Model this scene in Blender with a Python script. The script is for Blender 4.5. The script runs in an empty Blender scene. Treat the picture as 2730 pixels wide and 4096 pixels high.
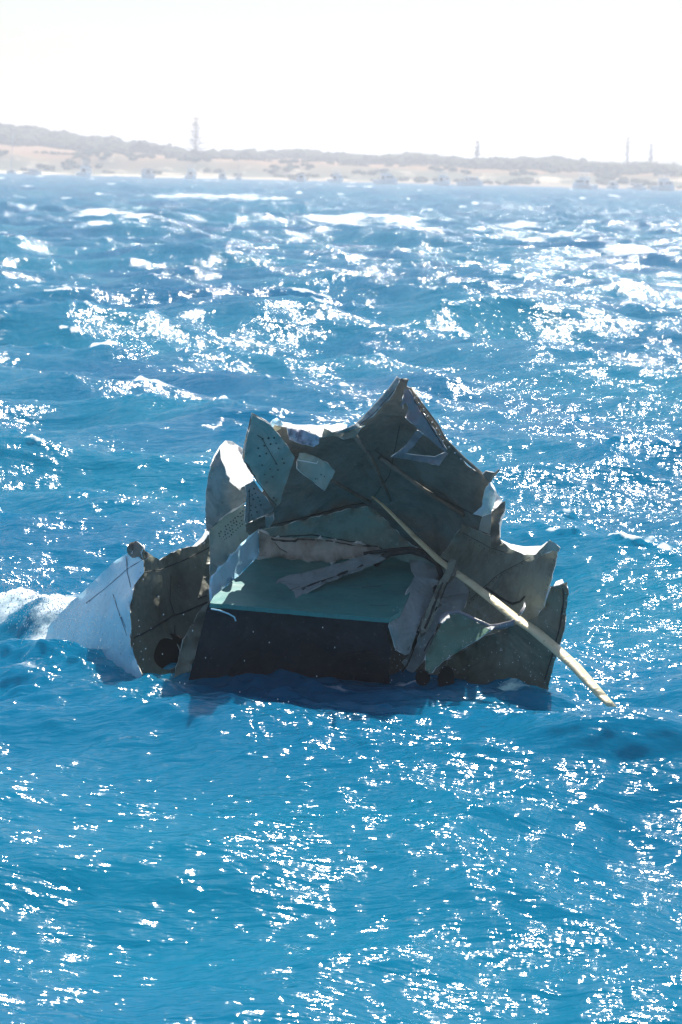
import bpy, bmesh, math, random
import numpy as np
from mathutils import Vector, Matrix, noise
from mathutils.geometry import delaunay_2d_cdt

scene = bpy.context.scene
random.seed(11)
COL = scene.collection
R = math.radians

# ------------------------------------------------------------------ camera
CAM_H = 3.5
cd = bpy.data.cameras.new("camera")
cam = bpy.data.objects.new("camera", cd)
COL.objects.link(cam)
cd.sensor_fit = 'VERTICAL'
cd.sensor_height = 36.0
cd.sensor_width = 24.0
cd.lens = 100.0
cd.clip_start = 0.5
cd.clip_end = 20000
PITCH, ROLL = R(6.797), R(1.42)
CAM_M = Matrix.Translation((0, 0, CAM_H)) @ Matrix.Rotation(math.pi / 2 - PITCH, 4, 'X') @ Matrix.Rotation(ROLL, 4, 'Z')
cam.matrix_world = CAM_M
cd.dof.use_dof = True
cd.dof.focus_distance = 19.4
cd.dof.aperture_fstop = 5.0
scene.camera = cam

# ------------------------------------------------------------------ sky, sun
SUN_EL, SUN_AZ = R(52.0), R(13.0)          # azimuth measured from +Y towards +X
w = bpy.data.worlds.new("World")
scene.world = w
w.use_nodes = True
nt = w.node_tree
for n in list(nt.nodes):
    nt.nodes.remove(n)
out = nt.nodes.new('ShaderNodeOutputWorld')
bg = nt.nodes.new('ShaderNodeBackground')
sky = nt.nodes.new('ShaderNodeTexSky')
sky.sky_type = 'NISHITA'
sky.sun_disc = False
sky.sun_elevation = SUN_EL
sky.sun_rotation = SUN_AZ
sky.altitude = 0
sky.air_density = 1.0
sky.dust_density = 1.0
sky.ozone_density = 1.5
nt.links.new(sky.outputs[0], bg.inputs[0])
bg.inputs[1].default_value = 0.065
nt.links.new(bg.outputs[0], out.inputs[0])

sl = bpy.data.lights.new("sun", 'SUN')
sun = bpy.data.objects.new("sun", sl)
COL.objects.link(sun)
sl.energy = 5.0
sl.angle = R(0.5)
sl.color = (1.0, 0.95, 0.86)
sdir = Vector((math.sin(SUN_AZ) * math.cos(SUN_EL), math.cos(SUN_AZ) * math.cos(SUN_EL), math.sin(SUN_EL)))
sun.rotation_euler = sdir.to_track_quat('Z', 'Y').to_euler()
sun.location = (0, 0, 60)

scene.view_settings.view_transform = 'Standard'
scene.view_settings.look = 'None'
scene.view_settings.exposure = 0.8
scene.view_settings.gamma = 1
cy = scene.cycles
cy.caustics_reflective = False
cy.caustics_refractive = False
cy.max_bounces = 6
cy.diffuse_bounces = 3
cy.glossy_bounces = 3
cy.volume_bounces = 1
cy.sample_clamp_indirect = 6
cy.use_denoising = True
cy.volume_step_rate = 5

# ------------------------------------------------------------------ helpers
FS = 0.36 / 4096.0        # tangent per source-photo pixel


def ray(px, py):
    v = Vector(((px - 1365) * FS, (2048 - py) * FS, -1.0))
    return CAM_M.to_3x3() @ v


WRECKING = [False]


def P(px, py, Y):
    d = ray(px, py)
    if WRECKING[0]:      # the torn vault leans out over the opening
        Y = Y - .70 * min(1, max(0, (2150 - py) / 450))
    return Vector((0, 0, CAM_H)) + d * (Y / d.y)


def on_water(px, py, z=0.0):
    d = ray(px, py)
    t = (z - CAM_H) / d.z
    return Vector((0, 0, CAM_H)) + d * t


def put(name, verts, faces, mats, parent=None, fmat=None, smooth=False):
    me = bpy.data.meshes.new(name)
    me.from_pydata([tuple(v) for v in verts], [], faces)
    for m in (mats if isinstance(mats, (list, tuple)) else [mats]):
        me.materials.append(m)
    if fmat is not None:
        me.polygons.foreach_set('material_index', fmat)
    if smooth:
        me.polygons.foreach_set('use_smooth', [True] * len(faces))
    me.update()
    o = bpy.data.objects.new(name, me)
    COL.objects.link(o)
    if parent is not None:
        o.parent = parent
        o.matrix_parent_inverse = parent.matrix_basis.inverted()
    return o


def tag(o, label=None, cat=None, group=None, kind=None):
    if label:
        o['label'] = label
    if cat:
        o['category'] = cat
    if group:
        o['group'] = group
    if kind:
        o['kind'] = kind
    return o


def empty(name, loc):
    o = bpy.data.objects.new(name, None)
    COL.objects.link(o)
    o.location = loc
    o.empty_display_size = 0.2
    return o


def copy_tree(o, parent=None):
    c = o.copy()
    COL.objects.link(c)
    if parent is not None:
        c.parent = parent
    for ch in list(o.children):
        copy_tree(ch, c)
    return c


class MB:
    def __init__(self):
        self.v, self.f, self.m = [], [], []

    def add(self, vs, fs, mi=0):
        b = len(self.v)
        self.v += [Vector(p) for p in vs]
        self.f += [tuple(i + b for i in f) for f in fs]
        self.m += [mi] * len(fs)

    def box(self, c, s, mi=0, rot=None):
        x, y, z = s[0] / 2, s[1] / 2, s[2] / 2
        vs = [Vector((sx * x, sy * y, sz * z)) for sx in (-1, 1) for sy in (-1, 1) for sz in (-1, 1)]
        if rot is not None:
            vs = [rot @ v for v in vs]
        vs = [v + Vector(c) for v in vs]
        self.add(vs, [(0, 1, 3, 2), (4, 6, 7, 5), (0, 4, 5, 1), (2, 3, 7, 6), (0, 2, 6, 4), (1, 5, 7, 3)], mi)

    def tube(self, pts, rad, n=8, mi=0, flat=1.0):
        pts = [Vector(p) for p in pts]
        rads = rad if isinstance(rad, (list, tuple)) else [rad] * len(pts)
        vs, fs = [], []
        for i, p in enumerate(pts):
            t = (pts[min(i + 1, len(pts) - 1)] - pts[max(i - 1, 0)]).normalized()
            ref = Vector((0, 0, 1)) if abs(t.z) < .95 else Vector((0, 1, 0))
            a = t.cross(ref).normalized()
            b = a.cross(t).normalized()
            for k in range(n):
                an = 2 * math.pi * k / n
                vs.append(p + a * math.cos(an) * rads[i] + b * math.sin(an) * rads[i] * flat)
        for i in range(len(pts) - 1):
            for k in range(n):
                k2 = (k + 1) % n
                fs.append((i * n + k, i * n + k2, (i + 1) * n + k2, (i + 1) * n + k))
        fs.append(tuple(range(n))[::-1])
        fs.append(tuple((len(pts) - 1) * n + k for k in range(n)))
        self.add(vs, fs, mi)

    def build(self, name, mats, parent=None, smooth=False):
        return put(name, self.v, self.f, mats, parent, self.m, smooth)


# ------------------------------------------------------------------ materials
def new_mat(name):
    m = bpy.data.materials.new(name)
    m.use_nodes = True
    t = m.node_tree
    return m, t, t.nodes['Principled BSDF']


def N(t, typ, **kw):
    n = t.nodes.new(typ)
    for k, v in kw.items():
        setattr(n, k, v)
    return n


def ramp(t, src, stops, interp='LINEAR'):
    r = t.nodes.new('ShaderNodeValToRGB')
    r.color_ramp.interpolation = interp
    el = r.color_ramp.elements
    while len(el) < len(stops):
        el.new(0.5)
    for e, (p, c) in zip(el, stops):
        e.position = p
        e.color = (*c, 1) if len(c) == 3 else (c[0], c[0], c[0], 1)
    t.links.new(src, r.inputs[0])
    return r


def mixc(t, fac, a, b, mode='MIX'):
    m = t.nodes.new('ShaderNodeMix')
    m.data_type = 'RGBA'
    m.blend_type = mode
    for s, v in ((m.inputs[0], fac), (m.inputs[6], a), (m.inputs[7], b)):
        if hasattr(v, 'is_linked'):
            t.links.new(v, s)
        elif isinstance(v, (tuple, list)):
            s.default_value = (*v, 1)
        else:
            s.default_value = v
    return m.outputs[2]


def painted(name, col, dirt=(0.05, 0.045, 0.04), rough=0.45, metal=0.0, scale=4.0, amount=0.6, spec=0.4, scratch=None, bump=.004, dentb=.06):
    """worn paint on sheet metal: blotchy stain, streaks, scratches, dents"""
    m, t, b = new_mat(name)
    co = N(t, 'ShaderNodeTexCoord')
    n1 = N(t, 'ShaderNodeTexNoise')
    n1.inputs['Scale'].default_value = scale
    n1.inputs['Detail'].default_value = 9
    n1.inputs['Roughness'].default_value = .65
    t.links.new(co.outputs['Object'], n1.inputs['Vector'])
    r1 = ramp(t, n1.outputs[0], [(0.45, (0,)), (0.72, (amount,))])
    c1 = mixc(t, r1.outputs[0], col, dirt)
    mp = N(t, 'ShaderNodeMapping')
    mp.inputs['Scale'].default_value = (9, 9, 1.2)
    t.links.new(co.outputs['Object'], mp.inputs[0])
    n2 = N(t, 'ShaderNodeTexNoise')
    n2.inputs['Scale'].default_value = 2.5
    n2.inputs['Detail'].default_value = 6
    t.links.new(mp.outputs[0], n2.inputs['Vector'])
    r2 = ramp(t, n2.outputs[0], [(0.5, (0,)), (0.75, (amount * .6,))])
    c2 = mixc(t, r2.outputs[0], c1, tuple(x * .55 for x in col))
    n3 = N(t, 'ShaderNodeTexNoise')
    n3.inputs['Scale'].default_value = 38
    n3.inputs['Detail'].default_value = 4
    t.links.new(co.outputs['Object'], n3.inputs['Vector'])
    r3 = ramp(t, n3.outputs[0], [(0.66, (0,)), (0.7, (.55,))])
    c3 = mixc(t, r3.outputs[0], c2, scratch or dirt)
    t.links.new(c3, b.inputs['Base Color'])
    rr = ramp(t, n1.outputs[0], [(0.3, (rough * .75,)), (0.8, (min(1, rough * 1.4),))])
    t.links.new(rr.outputs[0], b.inputs['Roughness'])
    b.inputs['Metallic'].default_value = metal
    b.inputs['Specular IOR Level'].default_value = spec
    bp = N(t, 'ShaderNodeBump')
    bp.inputs['Strength'].default_value = 1
    bp.inputs['Distance'].default_value = bump
    add = N(t, 'ShaderNodeMath', operation='ADD')
    ml = N(t, 'ShaderNodeMath', operation='MULTIPLY')
    ml.inputs[1].default_value = .12
    t.links.new(n3.outputs[0], ml.inputs[0])
    t.links.new(n1.outputs[0], add.inputs[0])
    t.links.new(ml.outputs[0], add.inputs[1])
    t.links.new(add.outputs[0], bp.inputs['Height'])
    nd = N(t, 'ShaderNodeTexNoise')
    nd.inputs['Scale'].default_value = 2.6
    nd.inputs['Detail'].default_value = 3
    nd.inputs['Distortion'].default_value = 1.2
    t.links.new(co.outputs['Object'], nd.inputs['Vector'])
    b2 = N(t, 'ShaderNodeBump')
    b2.inputs['Strength'].default_value = 1
    b2.inputs['Distance'].default_value = dentb
    t.links.new(nd.outputs[0], b2.inputs['Height'])
    t.links.new(b2.outputs[0], bp.inputs['Normal'])
    t.links.new(bp.outputs[0], b.inputs['Normal'])
    return m


def plain(name, col, rough=.6, var=.35, scale=3.0, spec=.3):
    m, t, b = new_mat(name)
    co = N(t, 'ShaderNodeTexCoord')
    n1 = N(t, 'ShaderNodeTexNoise')
    n1.inputs['Scale'].default_value = scale
    n1.inputs['Detail'].default_value = 6
    t.links.new(co.outputs['Object'], n1.inputs['Vector'])
    r1 = ramp(t, n1.outputs[0], [(0.3, tuple(c * (1 - var) for c in col)), (0.7, tuple(min(1, c * (1 + var)) for c in col))])
    t.links.new(r1.outputs[0], b.inputs['Base Color'])
    b.inputs['Roughness'].default_value = rough
    b.inputs['Specular IOR Level'].default_value = spec
    return m


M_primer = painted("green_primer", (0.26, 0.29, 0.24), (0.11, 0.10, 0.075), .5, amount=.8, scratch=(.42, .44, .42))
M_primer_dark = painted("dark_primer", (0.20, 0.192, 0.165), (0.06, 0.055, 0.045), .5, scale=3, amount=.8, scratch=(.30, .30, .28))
M_primer_left = painted("olive_primer", (0.19, 0.20, 0.15), (0.075, 0.065, 0.045), .5, scale=2.4, amount=.85, scratch=(.34, .35, .33))
M_greypanel = painted("blue_grey_primer", (0.29, 0.35, 0.36), (0.16, 0.17, 0.16), .5, scale=3)
M_dotted = painted("pale_green_panel", (0.30, 0.41, 0.38), (0.16, 0.19, 0.17), .5, scale=3, amount=.4)
M_teal = painted("teal_floor", (0.05, 0.245, 0.235), (0.03, 0.09, 0.08), .4, scale=2.2, spec=.5, dentb=.012, bump=.001)  # turquoise light off the water is put into this base colour
M_white = painted("white_paint", (0.78, 0.78, 0.76), (0.45, 0.44, 0.42), .35, scale=2, amount=.22, scratch=(.3, .3, .32), bump=.0015, dentb=.02)
M_skyblue = painted("skylit_pale_blue", (0.48, 0.82, 0.97), (0.30, 0.36, 0.40), .35, scale=2.5, amount=.3, scratch=(.15, .2, .25), bump=.0015, dentb=.02)  # shaded white skin, with the blue of skylight put into its colour
M_cream = painted("cream_strut_paint", (0.74, 0.65, 0.42), (0.35, 0.28, 0.18), .35, scale=6, amount=.14, bump=.001)
M_opening = painted("opening_shade_black", (0.055, 0.052, 0.056), (0.015, 0.015, 0.018), .4, scale=2, bump=.003, amount=.8, scratch=(.13, .14, .15))  # near-black stands in for the shade of the opening under the floor
M_black = plain("hole_shade_black", (0.01, 0.01, 0.01), .8)
M_dotdark = plain("rivet_dark", (0.05, 0.06, 0.06), .5, scale=30)
M_rivet = painted("bright_rivet", (0.6, 0.6, 0.6), rough=.25, metal=.8, scale=20, amount=.2)
M_rust = painted("rusty_beam", (0.45, 0.41, 0.36), (0.16, 0.075, 0.04), .6, scale=5, amount=.75)
M_mottle = painted("mottled_lining", (0.50, 0.55, 0.66), (0.07, 0.06, 0.11), .6, scale=16, amount=1.0, scratch=(.1, .09, .14))
M_rag = painted("turquoise_lining", (0.55, 0.72, 0.78), (0.10, 0.42, 0.46), .6, scale=7, amount=.9)
M_lilac = painted("lilac_edge", (0.24, 0.245, 0.27), (0.2, 0.19, 0.24), .4, scale=9)
M_greensheet = painted("green_sheet", (0.15, 0.27, 0.21), (0.09, 0.15, 0.12), .35, scale=2, amount=.4)
M_seamblue = plain("blue_scuff", (0.13, 0.20, 0.27), .6, .5, 20)
M_seam = plain("seam_sealant", (0.035, 0.04, 0.04), .6, scale=20)


# ------------------------------------------------------------------ wreck builder
def tps(ctrl):
    c = np.array(ctrl, float)
    xy = c[:, :2] / 1000.0
    n = len(c)
    d = np.linalg.norm(xy[:, None] - xy[None], axis=2)
    K = d                                   # linear (|r|) kernel: faceted yet continuous
    A = np.zeros((n + 3, n + 3))
    A[:n, :n] = K
    A[:n, n] = 1
    A[:n, n + 1:] = xy
    A[n, :n] = 1
    A[n + 1:, :n] = xy.T
    rhs = np.zeros(n + 3)
    rhs[:n] = c[:, 2]
    if n >= 3:
        wv = np.linalg.lstsq(A, rhs, rcond=None)[0]
    def f(x, y):
        q = np.array((x, y)) / 1000.0
        return float(wv[:n] @ np.linalg.norm(xy - q, axis=1) + wv[n] + wv[n + 1] * q[0] + wv[n + 2] * q[1])
    return f


def inside(pt, poly):
    x, y = pt
    c = False
    j = len(poly) - 1
    for i in range(len(poly)):
        xi, yi = poly[i]
        xj, yj = poly[j]
        if (yi > y) != (yj > y) and x < (xj - xi) * (y - yi) / (yj - yi) + xi:
            c = not c
        j = i
    return c


WRECKING[0] = True
wreck = empty('aircraft_wreckage', on_water(1400, 2760))
tag(wreck, 'torn grey green fuselage section of a crashed seaplane in the waves with a long strut',
    'aircraft wreck')


def panel(name, outline, ctrl, mat, back=None, step=26, jag=3.0, dent=.012, thick=.006, dots=(), dot_r=4.5, dot_mat=None,
          hole=None, parent=None, label=None, seams=(), seed=0, curl_k=.065, seam_mat=None):
    """a sheet-metal piece: outline and depth given at photo positions, built at its own distance with real thickness"""
    f = tps(ctrl)
    rnd = random.Random(len(outline) * 31 + seed + int(outline[0][0]))
    pts = []
    n = len(outline)
    for i in range(n):
        a, b = outline[i], outline[(i + 1) % n]
        L = math.hypot(b[0] - a[0], b[1] - a[1])
        k = max(1, int(L / 11))
        for j in range(k):
            u = j / k
            x, y = a[0] + (b[0] - a[0]) * u, a[1] + (b[1] - a[1]) * u
            if jag and j:
                nx, ny = -(b[1] - a[1]) / L, (b[0] - a[0]) / L
                q = noise.noise(Vector((x / 30, y / 30, seed + 3.3))) * jag * 1.6 + rnd.uniform(-.35, .35) * jag
                x += nx * q
                y += ny * q
            pts.append((x, y))
    poly = list(pts)
    edges = [(i, (i + 1) % len(pts)) for i in range(len(pts))]
    hp = []
    if hole:
        hx, hy, ha, hb = hole
        hp = [(hx + ha * math.cos(t) * (1 + .08 * math.sin(3 * t)), hy + hb * math.sin(t)) for t in [2 * math.pi * k / 26 for k in range(26)]]
        b0 = len(pts)
        pts = pts + hp
        edges += [(b0 + i, b0 + (i + 1) % len(hp)) for i in range(len(hp))]
    xs = [p[0] for p in poly]
    ys = [p[1] for p in poly]
    y = min(ys) + step / 2
    r = 0
    while y < max(ys):
        x = min(xs) + step / 2 + (step / 2 if r % 2 else 0)
        while x < max(xs):
            q = (x + rnd.uniform(-.2, .2) * step, y + rnd.uniform(-.2, .2) * step)
            if inside(q, poly) and not (hp and inside(q, hp)):
                pts.append(q)
            x += step
        y += step
        r += 1
    vv, ee, ff, *_ = delaunay_2d_cdt([Vector(p) for p in pts], edges, [], 0, 1e-4)
    tri = []
    for fc in ff:
        cx = sum(vv[i][0] for i in fc) / len(fc)
        cyy = sum(vv[i][1] for i in fc) / len(fc)
        if inside((cx, cyy), poly) and not (hp and inside((cx, cyy), hp)):
            tri.append(tuple(fc))
    def depth(x, y):
        d = 1.5 * dent * (noise.noise(Vector((x / 170, y / 170, 7.1 + seed))) * 2.2 + noise.noise(Vector((x / 60, y / 60, 1.7 + seed))) * .8)
        return f(x, y) + d
    pa = np.array(poly)
    pb = np.roll(pa, -1, axis=0)
    ab = pb - pa
    l2 = (ab ** 2).sum(1) + 1e-9
    def edge_d(x, y):
        q = np.array((x, y)) - pa
        u = np.clip((q * ab).sum(1) / l2, 0, 1)[:, None]
        return float(np.sqrt((((q - u * ab)) ** 2).sum(1).min()))
    def lip(x, y):
        e = math.exp(-(edge_d(x, y) / 9.0) ** 2)
        return curl_k * e * noise.noise(Vector((x / 45, y / 45, 11 + seed))) * 2
    V = [P(v[0], v[1], depth(v[0], v[1]) + (lip(v[0], v[1]) if curl_k else 0)) for v in vv]
    used = sorted({i for t3 in tri for i in t3})
    mp = {o: k for k, o in enumerate(used)}
    V = [V[i] for i in used]
    tri = [tuple(mp[i] for i in t3) for t3 in tri]
    # orient to camera
    cpos = Vector((0, 0, CAM_H))
    T2 = []
    for t3 in tri:
        nn = (V[t3[1]] - V[t3[0]]).cross(V[t3[2]] - V[t3[0]])
        T2.append(t3 if nn.dot(cpos - V[t3[0]]) > 0 else t3[::-1])
    nor = [Vector() for _ in V]
    for t3 in T2:
        nn = (V[t3[1]] - V[t3[0]]).cross(V[t3[2]] - V[t3[0]])
        for i in t3:
            nor[i] += nn
    nor = [q.normalized() for q in nor]
    nv = len(V)
    B = [V[i] - nor[i] * thick for i in range(nv)]
    verts = list(V) + list(B)
    n_smooth = 2 * len(T2)
    faces = list(T2) + [tuple(i + nv for i in t3[::-1]) for t3 in T2]
    fm = [0] * len(T2) + [1] * len(T2)
    ec = {}
    for t3 in T2:
        for k in range(len(t3)):
            a, b = t3[k], t3[(k + 1) % len(t3)]
            ec[(a, b)] = 1
    for (a, b) in list(ec):
        if (b, a) not in ec:
            s0 = len(verts)
            verts += [V[b].copy(), V[a].copy(), B[a].copy(), B[b].copy()]
            faces.append((s0, s0 + 1, s0 + 2, s0 + 3))
            fm.append(1)
    mats = [mat, back or M_white, dot_mat or M_dotdark, seam_mat or M_seam]
    # fasteners
    for (dx, dy) in dots:
        Y = depth(dx, dy)
        c = P(dx, dy, Y)
        ex = (P(dx + 3, dy, depth(dx + 3, dy)) - c).normalized()
        ey = (P(dx, dy + 3, depth(dx, dy + 3)) - c).normalized()
        n3 = ex.cross(ey).normalized()
        if n3.dot(cpos - c) < 0:
            n3 = -n3
        rr = dot_r * FS * Y * rnd.uniform(.8, 1.15)
        b0 = len(verts)
        k = 8
        for (sc_, hh) in ((1.0, .0005), (.65, .004)):
            for q in range(k):
                an = 2 * math.pi * q / k
                verts.append(c + ex * math.cos(an) * rr * sc_ + ey * math.sin(an) * rr * sc_ + n3 * (hh + .002))
        for q in range(k):
            q2 = (q + 1) % k
            faces.append((b0 + q, b0 + q2, b0 + k + q2, b0 + k + q))
            fm.append(2)
        faces.append(tuple(b0 + k + q for q in range(k)))
        fm.append(2)
    # seams / creases: raised narrow strips
    for sm in seams:
        w_ = sm[0]
        line = sm[1]
        dense = []
        for i in range(len(line) - 1):
            a, b = line[i], line[i + 1]
            k = max(1, int(math.hypot(b[0] - a[0], b[1] - a[1]) / 16))
            for j in range(k):
                dense.append((a[0] + (b[0] - a[0]) * j / k + rnd.uniform(-1, 1), a[1] + (b[1] - a[1]) * j / k + rnd.uniform(-1, 1)))
        dense.append(line[-1])
        b0 = len(verts)
        m = len(dense)
        for i, q in enumerate(dense):
            a, b = dense[max(i - 1, 0)], dense[min(i + 1, m - 1)]
            L = math.hypot(b[0] - a[0], b[1] - a[1]) or 1
            nx, ny = -(b[1] - a[1]) / L, (b[0] - a[0]) / L
            ww = w_ * (.6 + .8 * abs(noise.noise(Vector((q[0] / 25, q[1] / 25, 4)))))
            for s, off in ((-1, .004), (-.5, .010), (.5, .010), (1, .004)):
                x, y = q[0] + nx * ww * s, q[1] + ny * ww * s
                verts.append(P(x, y, depth(x, y) - off))
        for i in range(m - 1):
            for k in range(3):
                a = b0 + i * 4 + k
                faces.append((a, a + 1, a + 5, a + 4))
                fm.append(3)
    o = put(name, verts, faces, mats, parent or wreck, fm)
    o.data.polygons.foreach_set('use_smooth', [i < n_smooth for i in range(len(faces))])
    if label:
        o['label'] = label
    return o


def grid_dots(quad, nu, nv, skip=0.0, seed=1):
    rnd = random.Random(seed)
    r = []
    (a, b, c, d) = quad
    for i in range(nu):
        for j in range(nv):
            if rnd.random() < skip:
                continue
            u, v = (i + .5) / nu, (j + .5) / nv
            x = (a[0] * (1 - u) + b[0] * u) * (1 - v) + (d[0] * (1 - u) + c[0] * u) * v
            y = (a[1] * (1 - u) + b[1] * u) * (1 - v) + (d[1] * (1 - u) + c[1] * u) * v
            r.append((x + rnd.uniform(-2.5, 2.5), y + rnd.uniform(-2.5, 2.5)))
    return r


def line_dots(pts, sp):
    r = []
    for i in range(len(pts) - 1):
        a, b = pts[i], pts[i + 1]
        L = math.hypot(b[0] - a[0], b[1] - a[1])
        k = max(1, int(L / sp))
        for j in range(k):
            r.append((a[0] + (b[0] - a[0]) * j / k, a[1] + (b[1] - a[1]) * j / k))
    return r


# --- vaulted inner skin (upper dark mass)
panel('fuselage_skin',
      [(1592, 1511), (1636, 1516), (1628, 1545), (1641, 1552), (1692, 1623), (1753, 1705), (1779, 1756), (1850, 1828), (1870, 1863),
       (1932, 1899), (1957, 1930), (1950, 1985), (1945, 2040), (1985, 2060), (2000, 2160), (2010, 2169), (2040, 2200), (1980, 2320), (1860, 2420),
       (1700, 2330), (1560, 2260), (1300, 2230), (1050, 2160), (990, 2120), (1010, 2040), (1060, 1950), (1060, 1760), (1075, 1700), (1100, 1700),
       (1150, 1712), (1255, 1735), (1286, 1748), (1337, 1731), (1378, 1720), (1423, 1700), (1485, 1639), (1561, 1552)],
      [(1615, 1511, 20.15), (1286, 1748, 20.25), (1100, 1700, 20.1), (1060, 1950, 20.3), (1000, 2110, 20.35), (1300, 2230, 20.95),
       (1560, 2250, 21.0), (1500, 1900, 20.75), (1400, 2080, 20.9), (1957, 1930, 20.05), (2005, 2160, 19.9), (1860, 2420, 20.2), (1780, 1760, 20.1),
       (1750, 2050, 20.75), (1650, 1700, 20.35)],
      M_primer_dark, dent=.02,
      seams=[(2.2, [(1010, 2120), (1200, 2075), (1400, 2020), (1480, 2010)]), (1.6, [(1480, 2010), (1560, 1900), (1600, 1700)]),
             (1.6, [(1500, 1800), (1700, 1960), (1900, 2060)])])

# lighter lower part of the vault
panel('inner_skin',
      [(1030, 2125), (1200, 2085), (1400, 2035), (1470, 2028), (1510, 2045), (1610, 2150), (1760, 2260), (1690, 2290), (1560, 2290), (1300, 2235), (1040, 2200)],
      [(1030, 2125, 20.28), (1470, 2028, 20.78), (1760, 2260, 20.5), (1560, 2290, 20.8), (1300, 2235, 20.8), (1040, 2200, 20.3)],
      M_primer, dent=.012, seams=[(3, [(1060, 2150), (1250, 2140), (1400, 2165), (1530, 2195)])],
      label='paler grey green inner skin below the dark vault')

for pts_ in ([(1105, 1790, 20.2), (1290, 1900, 20.5), (1480, 2010, 20.72)], [(1420, 1740, 20.2), (1500, 1860, 20.5), (1560, 2000, 20.72)],
             [(1520, 1830, 20.5), (1700, 1960, 20.66), (1860, 2060, 20.4)]):
    mb = MB()
    mb.tube([P(*q_) + Vector((0, -.03, 0)) for q_ in pts_], .016, 6, 0, 1.2)
    mb.build('stringer', M_primer_dark, wreck, True)
# --- right-hand skin with the notch
panel('fuselage_skin',
      [(2004, 2160), (2044, 2196), (2098, 2219), (2143, 2218), (2185, 2175), (2199, 2162), (2237, 2188), (2230, 2225), (2199, 2341), (2179, 2428), (2150, 2520),
       (2130, 2860), (1690, 2860), (1700, 2700), (1760, 2500), (1800, 2330), (1760, 2230), (1850, 2100)],
      [(2004, 2160, 19.85), (2098, 2219, 19.55), (2199, 2162, 19.2), (2237, 2188, 19.1), (2179, 2428, 19.15), (2130, 2860, 19.25),
       (1700, 2700, 19.6), (1690, 2860, 19.6), (1760, 2500, 20.0), (1760, 2230, 20.45), (1850, 2100, 20.35), (1900, 2400, 19.85)],
      M_primer, dent=.02,
      seams=[(6, [(1945, 2350), (2000, 2390), (2050, 2415), (2080, 2405), (2100, 2385)]), (2.5, [(1800, 2330), (1870, 2360), (1880, 2370)]), (1.3, [(1850, 2130), (1960, 2190), (2040, 2215)]), (1.2, [(1880, 2400), (1990, 2300), (2120, 2230)])],
      dots=line_dots([(1880, 2412), (1990, 2312), (2110, 2244)], 20) + line_dots([(1860, 2150), (1960, 2205), (2030, 2225)], 20) + line_dots([(2222, 2220), (2192, 2340), (2172, 2420)], 20), dot_r=2.6)
# far-right rivet-edged plate
panel('rudder_plate',
      [(2199, 2346), (2240, 2340), (2270, 2328), (2276, 2377), (2268, 2430), (2260, 2509), (2243, 2570), (2225, 2632), (2205, 2700), (2170, 2880),
       (1740, 2880), (1790, 2640), (1940, 2545), (2060, 2500), (2140, 2470), (2179, 2428)],
      [(2199, 2346, 19.05), (2270, 2328, 18.95), (2276, 2377, 18.95), (2225, 2632, 19.0), (2170, 2880, 19.05), (1740, 2880, 19.35), (1790, 2640, 19.4), (2060, 2500, 19.1)],
      M_primer_left, dent=.015, dots=line_dots([(2263, 2345), (2266, 2400), (2250, 2510), (2216, 2630), (2192, 2700)], 26), dot_r=3.4, dot_mat=M_rivet,
      seams=[(4, [(2252, 2345), (2255, 2400), (2240, 2510), (2206, 2632), (2180, 2720)])],
      label='olive plate with a riveted edge on the right')
panel('torn_flap', [(2214, 2345), (2225, 2326), (2250, 2316), (2256, 2330), (2236, 2340)], [(2214, 2345, 19.02), (2250, 2316, 19.12), (2236, 2340, 19.0)], M_white, jag=1)
panel('torn_flap', [(2176, 2420), (2196, 2346), (2202, 2350), (2186, 2400), (2180, 2428)], [(2176, 2420, 19.02), (2196, 2346, 18.98), (2186, 2400, 19.0)], M_white, jag=1)

# --- left dark skin with the round hole
panel('fuselage_skin',
      [(573, 2196), (600, 2215), (640, 2241), (686, 2210), (727, 2194), (788, 2185), (818, 2164), (834, 2139), (846, 2150), (843, 2300), (842, 2432), (815, 2480),
       (763, 2677), (740, 2880), (600, 2880), (556, 2760), (539, 2631), (523, 2569), (526, 2508), (518, 2427), (539, 2340), (577, 2289), (577, 2238), (568, 2215)],
      [(573, 2196, 19.35), (640, 2241, 19.6), (834, 2139, 20.15), (842, 2432, 19.75), (763, 2677, 19.45), (740, 2880, 19.5), (556, 2760, 19.25), (523, 2569, 19.1),
       (518, 2427, 19.15), (577, 2289, 19.3), (680, 2500, 19.64), (700, 2300, 19.85)],
      M_primer_left, dent=.022, hole=(671, 2615, 54, 64),
      seams=[(4.5, [(530, 2556), (600, 2520), (690, 2465), (760, 2440), (838, 2405)]), (2.5, [(560, 2290), (640, 2280), (740, 2240), (838, 2190)]),
             (2, [(685, 2300), (680, 2400), (700, 2460)]), (2, [(700, 2500), (702, 2560)]), (3, [(790, 2395), (835, 2380)])])
mb = MB()
cpt = P(671, 2615, 19.50)
mb.tube([cpt + Vector((0, .05, 0)), cpt + Vector((0, .4, -.03))], .135, 20)
mb.build('port_shade_plug', M_black, wreck)['label'] = 'black plug as the shade inside the round port'  # black plug stands in for the shade behind the hole
# light strip beside the hole
panel('stiffener', [(838, 2408), (828, 2440), (763, 2680), (745, 2800), (680, 2800), (702, 2687), (733, 2559), (800, 2440)],
      [(838, 2408, 19.7), (763, 2680, 19.26), (733, 2559, 19.36), (680, 2800, 19.2), (745, 2800, 19.2)], M_primer, dent=.008,
      label='lighter tapering strip beside the round port')

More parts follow.
